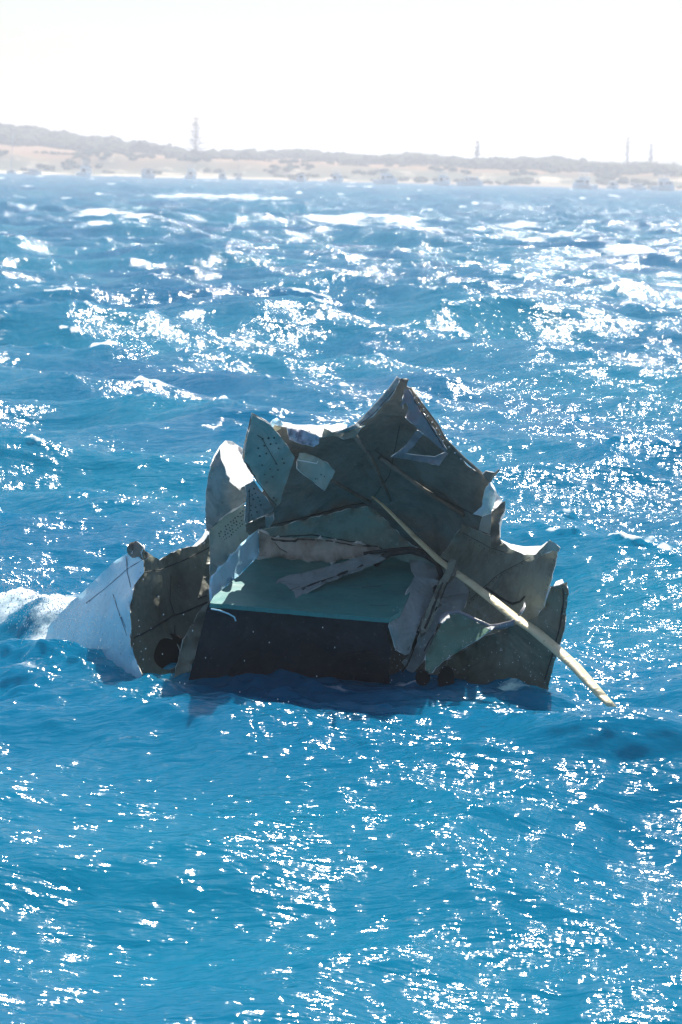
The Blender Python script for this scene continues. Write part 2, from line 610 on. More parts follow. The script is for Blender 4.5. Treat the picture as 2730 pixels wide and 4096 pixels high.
# --- outer skin going back to the left, skylight blue in its colour
panel('outer_skin',
      [(508, 2215), (530, 2222), (559, 2233), (575, 2243), (577, 2289), (539, 2340), (520, 2427), (526, 2508), (523, 2569), (541, 2631), (575, 2720), (560, 2850),
       (300, 2850), (150, 2640), (200, 2500), (238, 2457), (300, 2395), (345, 2355), (400, 2300), (457, 2248)],
      [(508, 2215, 19.6), (575, 2243, 19.28), (520, 2427, 19.08), (541, 2631, 19.08), (560, 2850, 19.05), (300, 2850, 19.95), (238, 2457, 20.6), (345, 2355, 20.3),
       (150, 2640, 20.7), (400, 2500, 19.75)],
      M_skyblue, back=M_primer_left, dent=.022, jag=2, seam_mat=M_seamblue,
      seams=[(1.8, [(345, 2412), (420, 2355), (510, 2275), (572, 2238)]), (2.4, [(505, 2225), (510, 2290), (524, 2350)]), (2.2, [(452, 2376), (470, 2430), (500, 2520), (522, 2580)]),
             (1.2, [(476, 2450), (500, 2500), (528, 2570)])],
      label='outer skin in a skylight-tinted pale blue sloping into the water')
panel('inner_lining', [(510, 2188), (522, 2170), (545, 2163), (560, 2174), (575, 2198), (600, 2222), (584, 2236), (575, 2243), (556, 2226), (530, 2232), (512, 2215)],
      [(510, 2188, 19.55), (545, 2163, 19.5), (600, 2222, 19.35), (530, 2232, 19.45)], M_primer_dark, jag=3,
      dots=[(532, 2206), (530, 2212), (565, 2208), (580, 2192)], dot_r=5, dot_mat=M_rivet, label='crumpled dark end of the pale blue skin')

# --- left wall strip with rivets
panel('riveted_wall',
      [(839, 2120), (880, 2070), (935, 2030), (979, 2005), (985, 2100), (1003, 2144), (960, 2190), (902, 2250), (856, 2300), (846, 2345), (851, 2420), (841, 2425), (842, 2300)],
      [(839, 2120, 20.1), (979, 2005, 20.35), (1003, 2144, 20.2), (902, 2250, 20.0), (851, 2420, 19.7), (842, 2300, 19.85)],
      M_dotted, dots=grid_dots([(868, 2130), (975, 2035), (985, 2090), (885, 2180)], 11, 4, .1), dot_r=3.2, dent=.012,
      seams=[(5, [(838, 2118), (880, 2075), (935, 2035), (979, 2008)])])
# sunlit pale strip outside it
panel('outer_skin', [(755, 2196), (775, 2182), (803, 2154), (829, 2112), (840, 2112), (835, 2145), (818, 2170), (788, 2190)],
      [(755, 2196, 20.2), (829, 2112, 20.9), (835, 2145, 20.25), (788, 2190, 20.12)], M_white, jag=1.5, dent=.004, label='white sunlit skin edge')

# --- rolled-back white skin
curl = [(826, 2125), (823, 2050), (823, 1986), (834, 1899), (854, 1828), (880, 1784), (902, 1762), (931, 1766), (964, 1789), (1000, 1820), (1015, 1900),
        (1005, 1990), (960, 2030), (900, 2065), (850, 2105)]
panel('rolled_skin', curl,
      [(826, 2125, 20.25), (823, 1986, 20.35), (834, 1899, 20.3), (860, 1900, 20.12), (880, 1784, 20.75), (902, 1762, 21.1), (964, 1789, 21.2), (1015, 1860, 20.95),
       (915, 1924, 20.2), (961, 1960, 20.2), (882, 1840, 20.35), (1005, 1935, 20.6), (900, 2030, 20.12), (1000, 1990, 20.35), (960, 1870, 20.75), (930, 1800, 21.05)],
      M_white, dent=.008, jag=1, step=16, label='white skin rolled back into a scoop')
panel('shaded_lip', [(822, 2040), (824, 1986), (835, 1899), (856, 1835), (880, 1795), (884, 1830), (898, 1865), (905, 1900), (919, 1914), (918, 1926), (961, 1962), (968, 1948),
                   (1010, 1940), (1000, 2000), (935, 2035), (880, 2075), (836, 2125), (826, 2118)],
      [(822, 2040, 20.15), (835, 1899, 20.1), (880, 1795, 20.05), (905, 1900, 19.98), (961, 1962, 20.0), (1000, 2000, 20.1), (880, 2075, 20.02), (830, 2120, 20.05), (900, 1980, 19.92)],
      M_greypanel, dent=.015, jag=1.5, label='grey green shaded part of the rolled skin')  # same skin as the white roll; its shade is painted as grey

# --- tall dotted triangular plates
panel('rib_plate',
      [(1012, 1657), (1035, 1672), (1084, 1702), (1135, 1761), (1181, 1830), (1160, 1889), (1135, 1960), (1119, 2016), (1107, 2026), (1033, 1924), (1005, 1894), (977, 1848), (984, 1776), (1002, 1705)],
      [(1012, 1657, 19.85), (1181, 1830, 19.95), (1107, 2026, 19.98), (977, 1848, 19.8), (1060, 1850, 19.76)],
      M_dotted, jag=1.2, dent=.01, dots=grid_dots([(1010, 1740), (1105, 1740), (1150, 1850), (1060, 1960)], 4, 6, .25, 3) + [(1105, 2000), (1095, 1990)], dot_r=4.6,
      seams=[(1.6, [(1030, 1740), (1048, 1752), (1110, 1860)]), (2.6, [(984, 1850), (1033, 1930), (1107, 2024)])],
      label='pale green perforated rib plate, pointed at the top')
panel('torn_flap', [(1008, 1652), (1020, 1656), (1050, 1674), (1088, 1704), (1075, 1712), (1030, 1690), (1004, 1740), (986, 1800), (979, 1850), (972, 1830), (980, 1770), (996, 1700)],
      [(1008, 1652, 19.95), (1088, 1704, 19.95), (979, 1850, 19.83)], M_primer_dark, jag=1.4, dots=[(1026, 1690), (1050, 1692), (1060, 1698), (1040, 1680)], dot_r=3, dot_mat=M_rivet)
panel('rib_plate', [(982, 1940), (1017, 1924), (1096, 2034), (1092, 2046), (1043, 2067), (987, 2095), (979, 2083), (987, 1980)],
      [(982, 1940, 19.7), (1096, 2034, 19.78), (987, 2095, 19.62)], M_greypanel, jag=1, dent=.006,
      dots=grid_dots([(990, 1955), (1015, 1945), (1070, 2040), (995, 2075)], 3, 6, .15, 5), dot_r=4,
      seams=[(1.6, [(1000, 1955), (996, 2090)])], label='smaller blue grey perforated plate below the pointed one')
panel('torn_flap', [(982, 2098), (1043, 2070), (1094, 2050), (1096, 2075), (1060, 2085), (1036, 2115), (1000, 2142), (985, 2125)],
      [(982, 2098, 19.85), (1094, 2050, 19.9), (1000, 2142, 20.0)], M_primer_dark, jag=2)
panel('torn_flap', [(1063, 2068), (1092, 2056), (1096, 2082), (1078, 2112), (1064, 2108)], [(1063, 2068, 19.8), (1092, 2056, 19.8), (1070, 2110, 19.85)], M_greypanel, jag=1)

# --- small plate hanging in the vault
panel('hanging_plate', [(1189, 1846), (1200, 1812), (1218, 1810), (1265, 1828), (1310, 1852), (1342, 1884), (1301, 1963), (1224, 1904), (1189, 1873)],
      [(1189, 1846, 20.05), (1342, 1884, 20.15), (1301, 1963, 20.05), (1224, 1904, 19.98)], M_dotted, jag=1.5, dent=.006,
      dots=[(1285, 1898), (1298, 1906), (1284, 1936), (1262, 1915)], dot_r=3.6, label='square perforated plate hanging in the vault')
mb = MB()
mb.tube([P(1192, 1840, 19.96), P(1230, 1847, 19.95), P(1268, 1854, 19.98), P(1272, 1846, 19.97)], .004, 6)
mb.build('control_rod', M_white, wreck)

# --- top: mottled lining, sunlit ledge
panel('mottled_lining', [(1150, 1713), (1204, 1716), (1280, 1746), (1275, 1777), (1255, 1787), (1214, 1777), (1158, 1759)],
      [(1150, 1713, 20.02), (1280, 1746, 20.1), (1255, 1787, 20.0), (1158, 1759, 19.98)], M_mottle, jag=2, label='blue white lining with purple blotches')
panel('outer_skin', [(1118, 1688), (1150, 1690), (1184, 1699), (1260, 1700), (1327, 1700), (1352, 1692), (1390, 1698), (1385, 1718), (1337, 1733), (1310, 1724), (1298, 1728), (1286, 1748), (1262, 1742), (1240, 1724), (1173, 1713), (1118, 1712)],
      [(1118, 1688, 20.75), (1385, 1695, 21.3), (1250, 1699, 21.1), (1118, 1712, 20.2), (1385, 1720, 20.6), (1270, 1742, 20.2), (1180, 1712, 20.25)], M_white, jag=3, dent=.006,
      label='white sunlit skin on the top edge')
panel('torn_flap', [(1080, 1702), (1092, 1678), (1108, 1672), (1125, 1682), (1133, 1696), (1120, 1712), (1098, 1722)],
      [(1080, 1702, 20.0), (1108, 1672, 20.08), (1098, 1722, 19.98)], M_skyblue, jag=2)
panel('torn_flap', [(1092, 1715), (1100, 1700), (1126, 1706), (1124, 1716), (1100, 1726)], [(1092, 1715, 19.95), (1126, 1706, 19.97), (1100, 1726, 19.95)], M_cream, jag=1)
panel('torn_flap', [(1286, 1748), (1298, 1712), (1312, 1720), (1330, 1730), (1378, 1722), (1460, 1700), (1440, 1716), (1425, 1745), (1380, 1758), (1345, 1745)],
      [(1286, 1748, 20.12), (1460, 1700, 20.12), (1380, 1758, 20.05)], M_primer, jag=3)

# --- peak: bright edges, triangular frame, torn lining
panel('edge_strip', [(1592, 1508), (1600, 1520), (1570, 1580), (1500, 1655), (1440, 1706), (1385, 1730), (1340, 1734), (1378, 1718), (1423, 1698), (1485, 1636), (1561, 1549)],
      [(1592, 1508, 20.02), (1440, 1706, 20.08), (1340, 1734, 20.1)], M_greypanel, jag=2.5, dent=.004, seams=[(2, [(1580, 1560), (1500, 1650), (1440, 1700)])])
mb = MB()
mb.tube([P(x, y, Y) for x, y, Y in ((1590, 1509, 20.1), (1561, 1551, 20.13), (1485, 1638, 20.2), (1423, 1699, 20.22), (1378, 1719, 20.22))], .007, 6)
mb.build('edge_bead', M_white, wreck, True)
mb = MB()
mb.tube([P(x, y, Y) for x, y, Y in ((1641, 1552, 20.1), (1692, 1623, 20.09), (1753, 1705, 20.08), (1779, 1756, 20.06), (1850, 1828, 20.05), (1932, 1899, 20.04))], .012, 6)
for q in line_dots([(1665, 1590), (1753, 1712), (1779, 1762), (1850, 1835), (1870, 1866)], 27):
    c = P(q[0] - 5, q[1], 20.03)
    mb.tube([c, c + Vector((0, -.008, 0))], .007, 8, 1)
mb.build('riveted_rim', [M_primer_dark, M_rivet], wreck, True)
panel('triangular_frame', [(1566, 1828), (1602, 1802), (1640, 1760), (1668, 1720), (1694, 1736), (1660, 1780), (1624, 1815), (1680, 1822), (1740, 1828), (1786, 1807), (1793, 1817), (1758, 1861), (1704, 1850), (1640, 1840)],
      [(1566, 1828, 20.1), (1694, 1736, 20.0), (1793, 1817, 20.0), (1704, 1848, 20.05)], M_lilac, jag=1, dent=.004, label='lilac grey triangular bracket near the peak')
panel('torn_lining', [(1602, 1618), (1612, 1605), (1618, 1560), (1636, 1556), (1680, 1630), (1740, 1720), (1790, 1800), (1786, 1812), (1735, 1770), (1684, 1726), (1645, 1690), (1622, 1669), (1634, 1630), (1628, 1612), (1612, 1618), (1612, 1636)],
      [(1602, 1618, 20.03), (1636, 1556, 20.02), (1790, 1800, 19.95), (1684, 1726, 20.0)], M_lilac, jag=2.5, dent=.01, seams=[(3, [(1640, 1570), (1700, 1665), (1775, 1790)])],
      label='torn grey lining below the peak')

# --- right tear
panel('torn_flap', [(1932, 1897), (1945, 1884), (1965, 1888), (1980, 1892), (1998, 1876), (2000, 1882), (1985, 1900), (1972, 1915), (1962, 1932), (1950, 1925)],
      [(1932, 1897, 20.0), (2000, 1880, 20.05), (1962, 1932, 20.0)], M_primer_dark, jag=2)
panel('outer_skin', [(1962, 1924), (1975, 1940), (1990, 1975), (2010, 2001), (2008, 2015), (1988, 2032), (1967, 2045), (1980, 2000), (1972, 1960)],
      [(1962, 1924, 20.6), (2010, 2001, 20.35), (1967, 2045, 20.0), (1988, 2032, 20.05), (1972, 1960, 20.3)], M_white, jag=1.5, label='narrow white sunlit strip at the right tear')
panel('torn_lining', [(1958, 1930), (1972, 1955), (1982, 2000), (1968, 2045), (1950, 2060), (1932, 2067), (1891, 2057), (1927, 2027), (1937, 1981), (1945, 1950)],
      [(1958, 1930, 20.0), (1982, 2000, 19.95), (1891, 2057, 19.9), (1937, 1981, 19.92)], M_rag, jag=5, dent=.012, label='pale turquoise torn lining at the right tear')
panel('torn_flap', [(1968, 2046), (1990, 2030), (2010, 2008), (2023, 2004), (2020, 2042), (2004, 2070), (1998, 2093), (2000, 2154), (2010, 2175), (1965, 2190), (1962, 2136)],
      [(1968, 2046, 19.92), (2023, 2004, 19.85), (2000, 2154, 19.82), (1965, 2190, 19.8)], M_primer_dark, jag=1.5)
panel('torn_flap', [(2021, 2010), (2024, 2044), (2012, 2075), (2004, 2110), (2003, 2150), (1998, 2150), (1999, 2095), (2006, 2068), (2018, 2040)],
      [(2021, 2010, 19.95), (2003, 2150, 19.95), (1999, 2095, 19.85)], M_white, jag=.8)
panel('hanging_plate', [(1932, 2066), (1966, 2055), (1964, 2138), (1916, 2123), (1922, 2095)], [(1932, 2066, 19.8), (1966, 2055, 19.8), (1916, 2123, 19.85)], M_greypanel, jag=1,
      label='small grey tab below the torn lining')
panel('outer_skin', [(2004, 2158), (2044, 2176), (2100, 2186), (2166, 2183), (2190, 2165), (2160, 2205), (2143, 2220), (2098, 2222), (2044, 2200), (2010, 2172)],
      [(2004, 2158, 20.3), (2100, 2186, 20.4), (2190, 2165, 19.9), (2143, 2220, 19.5), (2098, 2222, 19.6), (2010, 2172, 19.9)], M_white, jag=1.5, dent=.006,
      label='white sunlit skin in the notch at the right')
panel('torn_flap', [(2160, 2208), (2185, 2180), (2199, 2158), (2222, 2172), (2240, 2190), (2236, 2206), (2210, 2202), (2185, 2212), (2165, 2222)],
      [(2160, 2208, 19.25), (2199, 2158, 19.1), (2240, 2190, 19.02), (2185, 2212, 19.1)], M_dotted, jag=2.5, dent=.015)

# --- inside: ledge end, beam, floor, black panel for the opening
panel('ledge_end', [(1035, 2116), (1037, 2218), (953, 2305), (892, 2356), (851, 2410), (846, 2336), (856, 2300), (943, 2208), (994, 2157)],
      [(1035, 2116, 20.22), (1037, 2218, 20.2), (892, 2356, 19.5), (851, 2410, 19.2), (846, 2336, 19.35), (943, 2208, 19.85)], M_skyblue, jag=1, dent=.004, thick=.02, back=M_skyblue,
      label='pale blue end board of the cabin floor')
panel('cross_beam', [(1037, 2122), (1100, 2150), (1200, 2150), (1350, 2160), (1514, 2188), (1540, 2215), (1417, 2231), (1310, 2250), (1106, 2232), (1037, 2224)],
      [(1037, 2150, 20.18), (1350, 2160, 20.22), (1540, 2215, 20.25), (1310, 2250, 20.18), (1037, 2224, 20.15)], M_rust, jag=1.5, dent=.008, thick=.03,
      seams=[(4.5, [(1045, 2143), (1100, 2160), (1180, 2165), (1195, 2155)]), (3, [(1195, 2155), (1330, 2165), (1420, 2182), (1512, 2186)]), (1.6, [(1100, 2170), (1120, 2195), (1150, 2210)])],
      label='grey rust-stained beam across the cabin')
panel('cabin_floor', [(1037, 2222), (1106, 2228), (1310, 2244), (1417, 2228), (1540, 2210), (1600, 2240), (1680, 2262), (1650, 2351), (1600, 2448), (1556, 2475), (1208, 2445), (841, 2412), (856, 2385), (900, 2350), (960, 2300)],
      [(1037, 2222, 20.2), (1310, 2240, 20.25), (1600, 2240, 20.3), (1680, 2262, 20.2), (1600, 2448, 18.95), (1556, 2475, 18.84), (1208, 2445, 18.84), (841, 2412, 18.84), (960, 2300, 19.7)],
      M_teal, jag=1, dent=.01, thick=.03, back=M_teal, curl_k=0,
      seams=[(1.2, [(1450, 2350), (1530, 2344)]), (1.0, [(1480, 2420), (1560, 2424)])], label='teal green cabin floor')
panel('opening_shade_panel', [(841, 2411), (1208, 2444), (1556, 2474), (1562, 2500), (1552, 2540), (1566, 2600), (1556, 2680), (1570, 2900), (720, 2900), (745, 2760), (790, 2590), (828, 2440)],
      [(841, 2410, 18.90), (1556, 2473, 18.90), (1570, 2900, 19.35), (720, 2900, 19.35), (1200, 2650, 19.15)], M_opening, jag=0, dent=.012, curl_k=0, back=M_opening, thick=.02,
      seams=[(1.5, [(1220, 2452), (1330, 2462), (1430, 2466)])], label='black panel in place of the shaded opening under the floor')  # dark opening below the floor, its shade painted on a panel
mb = MB()
mb.tube([P(846, 2436, 18.8), P(880, 2442, 18.75), P(915, 2455, 18.75), P(938, 2468, 18.76), P(944, 2484, 18.77)], .0055, 6)
mb.build('loose_cable', M_skyblue, wreck, True)

# --- fallen stringer across the floor
panel('stringer', [(1096, 2356), (1112, 2318), (1150, 2302), (1244, 2285), (1400, 2240), (1530, 2198), (1560, 2206), (1552, 2229), (1453, 2274), (1310, 2325), (1208, 2376), (1106, 2432), (1088, 2410), (1110, 2385)],
      [(1096, 2356, 19.45), (1244, 2285, 19.75), (1530, 2198, 20.1), (1552, 2229, 20.05), (1310, 2325, 19.55), (1106, 2432, 18.95)], M_greypanel, jag=2.5, dent=.008, thick=.012,
      back=M_greypanel,
      seams=[(1.2, [(1112, 2380), (1160, 2362), (1200, 2345)]), (4.5, [(1210, 2358), (1250, 2336), (1305, 2318)]), (5.5, [(1350, 2302), (1390, 2285), (1432, 2272)]),
             (3, [(1440, 2266), (1452, 2258)]), (2, [(1205, 2352), (1330, 2310), (1452, 2262)])],
      label='fallen grey stringer with dark slots lying across the floor')
mb = MB()
arc = [(1505, 2258, 20.05), (1530, 2232, 20.0), (1560, 2214, 20.0), (1643, 2203, 20.0), (1704, 2222, 19.95), (1750, 2254, 19.9), (1766, 2300, 19.85), (1748, 2345, 19.8),
       (1725, 2400, 19.72), (1700, 2460, 19.6), (1672, 2520, 19.5), (1650, 2590, 19.4), (1640, 2640, 19.35)]
mb.tube([P(*a) for a in arc], .022, 8)
mb.build('cable_loom', M_seam, wreck, True)
mb = MB()
mb.tube([P(*a) for a in ((1455, 2214, 20.02), (1560, 2200, 20.02), (1640, 2192, 20.03), (1700, 2205, 20.0), (1790, 2250, 19.95))], .013, 6)
mb.build('hose', M_seam, wreck, True)

panel('backing_panel', [(1470, 2470), (1640, 2440), (1790, 2480), (1790, 2890), (1450, 2890)], [(1470, 2470, 19.6), (1790, 2480, 19.75), (1790, 2890, 19.6), (1450, 2890, 19.5)],
      M_primer_dark, jag=0, curl_k=0)  # dark backing sheet added to close the gap right of the floor
panel('backing_panel', [(700, 2440), (930, 2425), (930, 2890), (640, 2890)], [(700, 2440, 19.85), (930, 2425, 19.85), (930, 2890, 19.7), (640, 2890, 19.6)],
      M_primer_dark, jag=0, curl_k=0)  # dark backing sheet added to close the gap on the left
# --- grey broken panels right of the floor
panel('frame_web', [(1638, 2239), (1700, 2242), (1750, 2270), (1768, 2300), (1755, 2325), (1668, 2312), (1645, 2280)],
      [(1638, 2239, 20.0), (1768, 2300, 19.9), (1668, 2312, 19.85)], M_greypanel, jag=1.5)
panel('frame_web', [(1660, 2305), (1755, 2320), (1724, 2400), (1673, 2509), (1640, 2616), (1622, 2621), (1584, 2596), (1556, 2504), (1562, 2480), (1592, 2448), (1630, 2360)],
      [(1660, 2305, 19.8), (1755, 2320, 19.8), (1640, 2616, 19.05), (1584, 2596, 19.0), (1556, 2504, 18.8)], M_greypanel, jag=1.2, dent=.014,
      seams=[(2, [(1590, 2450), (1595, 2475)]), (1.5, [(1640, 2585), (1632, 2600)])], label='broken pale grey web with a pointed lower edge')
panel('frame_web', [(1800, 2325), (1822, 2298), (1850, 2325), (1878, 2361), (1868, 2400), (1857, 2438), (1786, 2453), (1755, 2484), (1730, 2560), (1690, 2650), (1650, 2690), (1625, 2680), (1610, 2650),
                    (1630, 2625), (1660, 2590), (1715, 2440)],
      [(1822, 2298, 19.85), (1878, 2361, 19.75), (1786, 2453, 19.5), (1700, 2640, 19.25), (1570, 2640, 19.3), (1560, 2760, 19.3), (1660, 2760, 19.25)], M_greypanel, jag=1.5, dent=.014,
      seams=[(3.5, [(1735, 2400), (1700, 2490), (1660, 2590), (1630, 2660), (1610, 2690)]), (3, [(1752, 2510), (1715, 2570), (1690, 2620)])])
panel('bracket', [(1801, 2234), (1826, 2240), (1812, 2290), (1786, 2336), (1762, 2400), (1738, 2470), (1706, 2528), (1684, 2535), (1690, 2490), (1720, 2410), (1762, 2320), (1785, 2285)],
      [(1801, 2234, 19.72), (1826, 2240, 19.72), (1706, 2528, 19.22), (1762, 2400, 19.45)], M_primer, jag=2, dent=.008, thick=.03, back=M_primer_dark,
      seams=[(6, [(1772, 2330), (1745, 2400), (1712, 2490), (1694, 2528)]), (4, [(1790, 2330), (1765, 2395), (1742, 2445)])], label='upright slotted bracket behind the strut')

# --- green sheet with lilac rim at lower right
panel('translucent_sheet', [(1786, 2465), (1832, 2452), (1890, 2478), (1944, 2508), (1975, 2512), (1908, 2560), (1786, 2637), (1745, 2668), (1730, 2690), (1704, 2700), (1704, 2621), (1730, 2565), (1755, 2519)],
      [(1786, 2465, 19.25), (1944, 2508, 19.05), (1786, 2637, 19.0), (1704, 2700, 19.0), (1755, 2519, 19.15)], M_greensheet, jag=2, dent=.01, label='dark green triangular sheet under the strut')
mb = MB()
rim = [(1758, 2494, 19.1), (1768, 2470, 19.12), (1786, 2456, 19.12), (1832, 2446, 19.12), (1870, 2462, 19.08), (1910, 2482, 19.04), (1960, 2504, 19.0), (1995, 2507, 18.98), (2050, 2492, 18.95), (2056, 2478, 18.95)]
mb.tube([P(*a) for a in rim], [.012, .018, .016, .013, .012, .012, .012, .022, .02, .01], 8)
mb.build('lilac_rim', M_lilac, wreck, True)
panel('torn_flap', [(1760, 2490), (1764, 2466), (1780, 2450), (1796, 2452), (1800, 2470), (1784, 2474), (1770, 2492)], [(1760, 2490, 19.0), (1796, 2452, 19.1), (1784, 2474, 18.98)], M_white, jag=2)
panel('torn_flap', [(1944, 2512), (1965, 2504), (1980, 2506), (1968, 2520)], [(1944, 2512, 18.98), (1980, 2506, 18.97), (1968, 2520, 18.95)], M_white, jag=1)
panel('torn_flap', [(2070, 2460), (2096, 2424), (2098, 2406), (2104, 2412), (2102, 2430), (2078, 2466)], [(2070, 2460, 19.08), (2098, 2406, 19.1), (2102, 2430, 19.08)], M_lilac, jag=1)
for (hx, hy, ra, rb) in ((1692, 2712, .050, .05), (1786, 2716, .058, .085)):
    c = P(hx, hy, 18.98)
    bmv = [c + Vector((ra * math.cos(t), -.012, rb * math.sin(t))) for t in [2 * math.pi * k / 20 for k in range(20)]]
    bmb = [v + Vector((0, .05, 0)) for v in bmv]
    put('drain_hole_shade', bmv + bmb, [tuple(range(20))] + [(k, (k + 1) % 20, 20 + (k + 1) % 20, 20 + k) for k in range(20)], M_black, wreck)  # no hole is cut; the black disc paints its shade

# --- long strut
stp = [(1490, 1985, 20.6), (1530, 2018, 20.5), (1571, 2058, 20.38), (1653, 2142, 20.15), (1755, 2239, 19.85), (1816, 2285, 19.7), (1888, 2336, 19.52), (1974, 2402, 19.33),
       (2056, 2468, 19.15), (2138, 2522, 18.98), (2214, 2586, 18.82), (2300, 2664, 18.65), (2363, 2734, 18.52), (2423, 2800, 18.4), (2475, 2850, 18.3)]
mb = MB()
mb.tube([P(*a) for a in stp], [.013, .018, .022, .026, .031, .036, .041, .045, .050, .053, .053, .051, .046, .040, .028], 16, 0, .42)
mb.build('wing_strut', M_cream, wreck, True)['label'] = 'long cream strut running from the vault down into the water'

WRECKING[0] = False
# ------------------------------------------------------------------ sea
rng = np.random.default_rng(5)


def ocean_tile(L, n, lam_min, lam_max, slope_rms, wdir, spread, seed, fall=4.0):
    """periodic wind-sea height tile with choppy displacement (FFT)"""
    rg = np.random.default_rng(seed)
    k1 = 2 * np.pi * np.fft.fftfreq(n, L / n)
    kx, ky = np.meshgrid(k1, k1, indexing='ij')
    k = np.hypot(kx, ky)
    k[0, 0] = 1
    th = np.arctan2(ky, kx) - wdir
    D = np.abs(np.cos(th / 2)) ** (2 * spread) + .04
    kp, kc = 2 * np.pi / lam_max, 2 * np.pi / lam_min
    S = k ** (-fall) * np.exp(-(kp / k) ** 2 * 1.1) * np.exp(-(k / kc) ** 4) * D
    S[0, 0] = 0
    h = (rg.normal(size=k.shape) + 1j * rg.normal(size=k.shape)) * np.sqrt(S)
    hx = np.fft.ifft2(h * 1j * kx).real
    hy = np.fft.ifft2(h * 1j * ky).real
    s = slope_rms / math.sqrt((hx ** 2 + hy ** 2).mean())
    z = np.fft.ifft2(h).real * s
    dx = np.fft.ifft2(h * 1j * kx / k).real * s
    dy = np.fft.ifft2(h * 1j * ky / k).real * s
    dxx = np.fft.ifft2(-h * kx * kx / k).real * s
    dyy = np.fft.ifft2(-h * ky * ky / k).real * s
    return z, dx, dy, -(dxx + dyy)


def samp(A, L, X, Y):
    n = A.shape[0]
    u = (X / L * n) % n
    v = (Y / L * n) % n
    i = np.floor(u).astype(int) % n
    j = np.floor(v).astype(int) % n
    fu, fv = u - np.floor(u), v - np.floor(v)
    i2, j2 = (i + 1) % n, (j + 1) % n
    return (A[i, j] * (1 - fu) + A[i2, j] * fu) * (1 - fv) + (A[i, j2] * (1 - fu) + A[i2, j2] * fu) * fv


WD = R(-112)
T1 = (97.0, ocean_tile(97.0, 512, 1.1, 8.0, .215, WD, 3.0, 3))
T0 = (211.0, ocean_tile(211.0, 256, 6.0, 26.0, .085, WD + .1, 6.0, 9))
T2 = (23.7, ocean_tile(23.7, 512, .26, 1.3, .145, WD + .2, 3.5, 4))
T3 = (7.1, ocean_tile(7.1, 256, .075, .42, .24, R(-94), 7.0, 5))

rings = [4.0]
while rings[-1] < 9000:
    r = rings[-1]
    rings.append(r + min(max(.65e-4 * r * r, .022), max((.0022 if r < 230 else .007) * r, .022), 60))
rings = np.array(rings)
fine = np.linspace(-R(8.6), R(8.6), 640)
side = np.concatenate([np.linspace(R(8.6), R(30), 90)[1:], np.linspace(R(30), R(330), 60)[1:-1], 2 * np.pi - np.linspace(R(30), R(8.6), 90)[:-1]])
ang = np.concatenate([fine, side])
nr, na = len(rings), len(ang)
RR, AA = np.meshgrid(rings, ang, indexing='ij')
X0, Y0 = RR * np.sin(AA), RR * np.cos(AA)
Z = np.zeros_like(X0)
DX = np.zeros_like(X0)
DY = np.zeros_like(X0)
CV = np.zeros_like(X0)
wx, wy = 0.1, 19.9
dW = np.hypot((X0 - wx) / 1.0, (Y0 - wy) / 1.0)
calm = 1 - .72 * np.exp(-(dW / 2.6) ** 2)
T4 = ocean_tile(61.0, 256, 5.0, 17.0, 1.0, WD, .4, 21)[0]
T4 = T4 / T4.std()


def gust(X, Y, r):
    """how wind-ruffled the surface is: smooth and rough patches"""
    g = np.clip(.92 + .22 * samp(T4, 61.0, X, Y), .35, 1.25)
    ax, ay, bx, by = .1, 17.9, 1.5, 14.4
    s_ = np.clip(((X - ax) * (bx - ax) + (Y - ay) * (by - ay)) / ((bx - ax) ** 2 + (by - ay) ** 2), 0, 1)
    d_ = np.hypot(X - ax - s_ * (bx - ax), Y - ay - s_ * (by - ay))
    nearw = 1 / (1 + np.exp((r - 18.6) / .5))
    return g * (1 - nearw) + nearw * (.38 + .68 * np.exp(-(d_ / 1.0) ** 2))


GU = gust(X0, Y0, RR)
for (L, (z, dx, dy, cv)), a, far in ((T0, calm, 1e9), (T1, calm, 1e9), (T2, (.35 + .65 * GU) * (1 + .35 * np.exp(-(dW / 2.4) ** 2)), 260), (T3, (.6 + .4 * GU) * (1 + 1.1 * np.exp(-(dW / 2.2) ** 2)), 70)):
    fd = np.exp(-(RR / far) ** 2) * a
    lim = np.exp(-(RR / 2500) ** 2)
    oy = 3.0 if L > 200 else 0.0
    Z += samp(z, L, X0, Y0 - oy) * fd * lim
    DX += samp(dx, L, X0, Y0 - oy) * fd * lim
    DY += samp(dy, L, X0, Y0 - oy) * fd * lim
    if 20 < L < 200:
        CV += samp(cv, L, X0, Y0) * fd


def ridge(px0, py0, px1, py1, h, wd, bow=0.0, steep=1.6):
    """one individual wave crest, between two points of the sea surface"""
    global Z
    a, b = on_water(px0, py0), on_water(px1, py1)
    ax, ay, bx, by = a.x, a.y, b.x, b.y
    L = math.hypot(bx - ax, by - ay)
    ux, uy = (bx - ax) / L, (by - ay) / L
    s = ((X0 - ax) * ux + (Y0 - ay) * uy) / L
    t = (X0 - ax) * -uy + (Y0 - ay) * ux
    t = t - bow * (1 - (2 * s - 1) ** 2) + .05 * np.sin(s * L * 2.1)
    env = np.exp(-((s - .5) / .42) ** 4)
    ww = np.where(t < 0, wd / steep, wd * 1.5)
    Z = Z + h * env * np.exp(-(t / ww) ** 2) - .35 * h * env * np.exp(-((t + wd * 1.6) / (wd * 1.1)) ** 2)


ridge(-300, 3290, 1500, 3380, .12, .40)
ridge(700, 3600, 2000, 3700, .09, .34)
ridge(1900, 3020, 3000, 3060, .12, .5)
ridge(1500, 3500, 2900, 3640, .07, .4)
ridge(-600, 1290, 900, 1360, .30, 2.4)
ridge(700, 1320, 2300, 1300, .35, 2.6)
ridge(1500, 1180, 3100, 1240, .45, 3.0)
ridge(-200, 2390, 420, 2500, .28, .7)
ridge(-100, 880, 1500, 900, .5, 5)
Z += .27 * np.exp(-((X0 + 2.3) / .60) ** 2 - ((Y0 - 19.7) / .55) ** 2)
Z += .055 * np.exp(-((X0 - .85) / 1.0) ** 4 - ((Y0 - 19.1) / .45) ** 2)

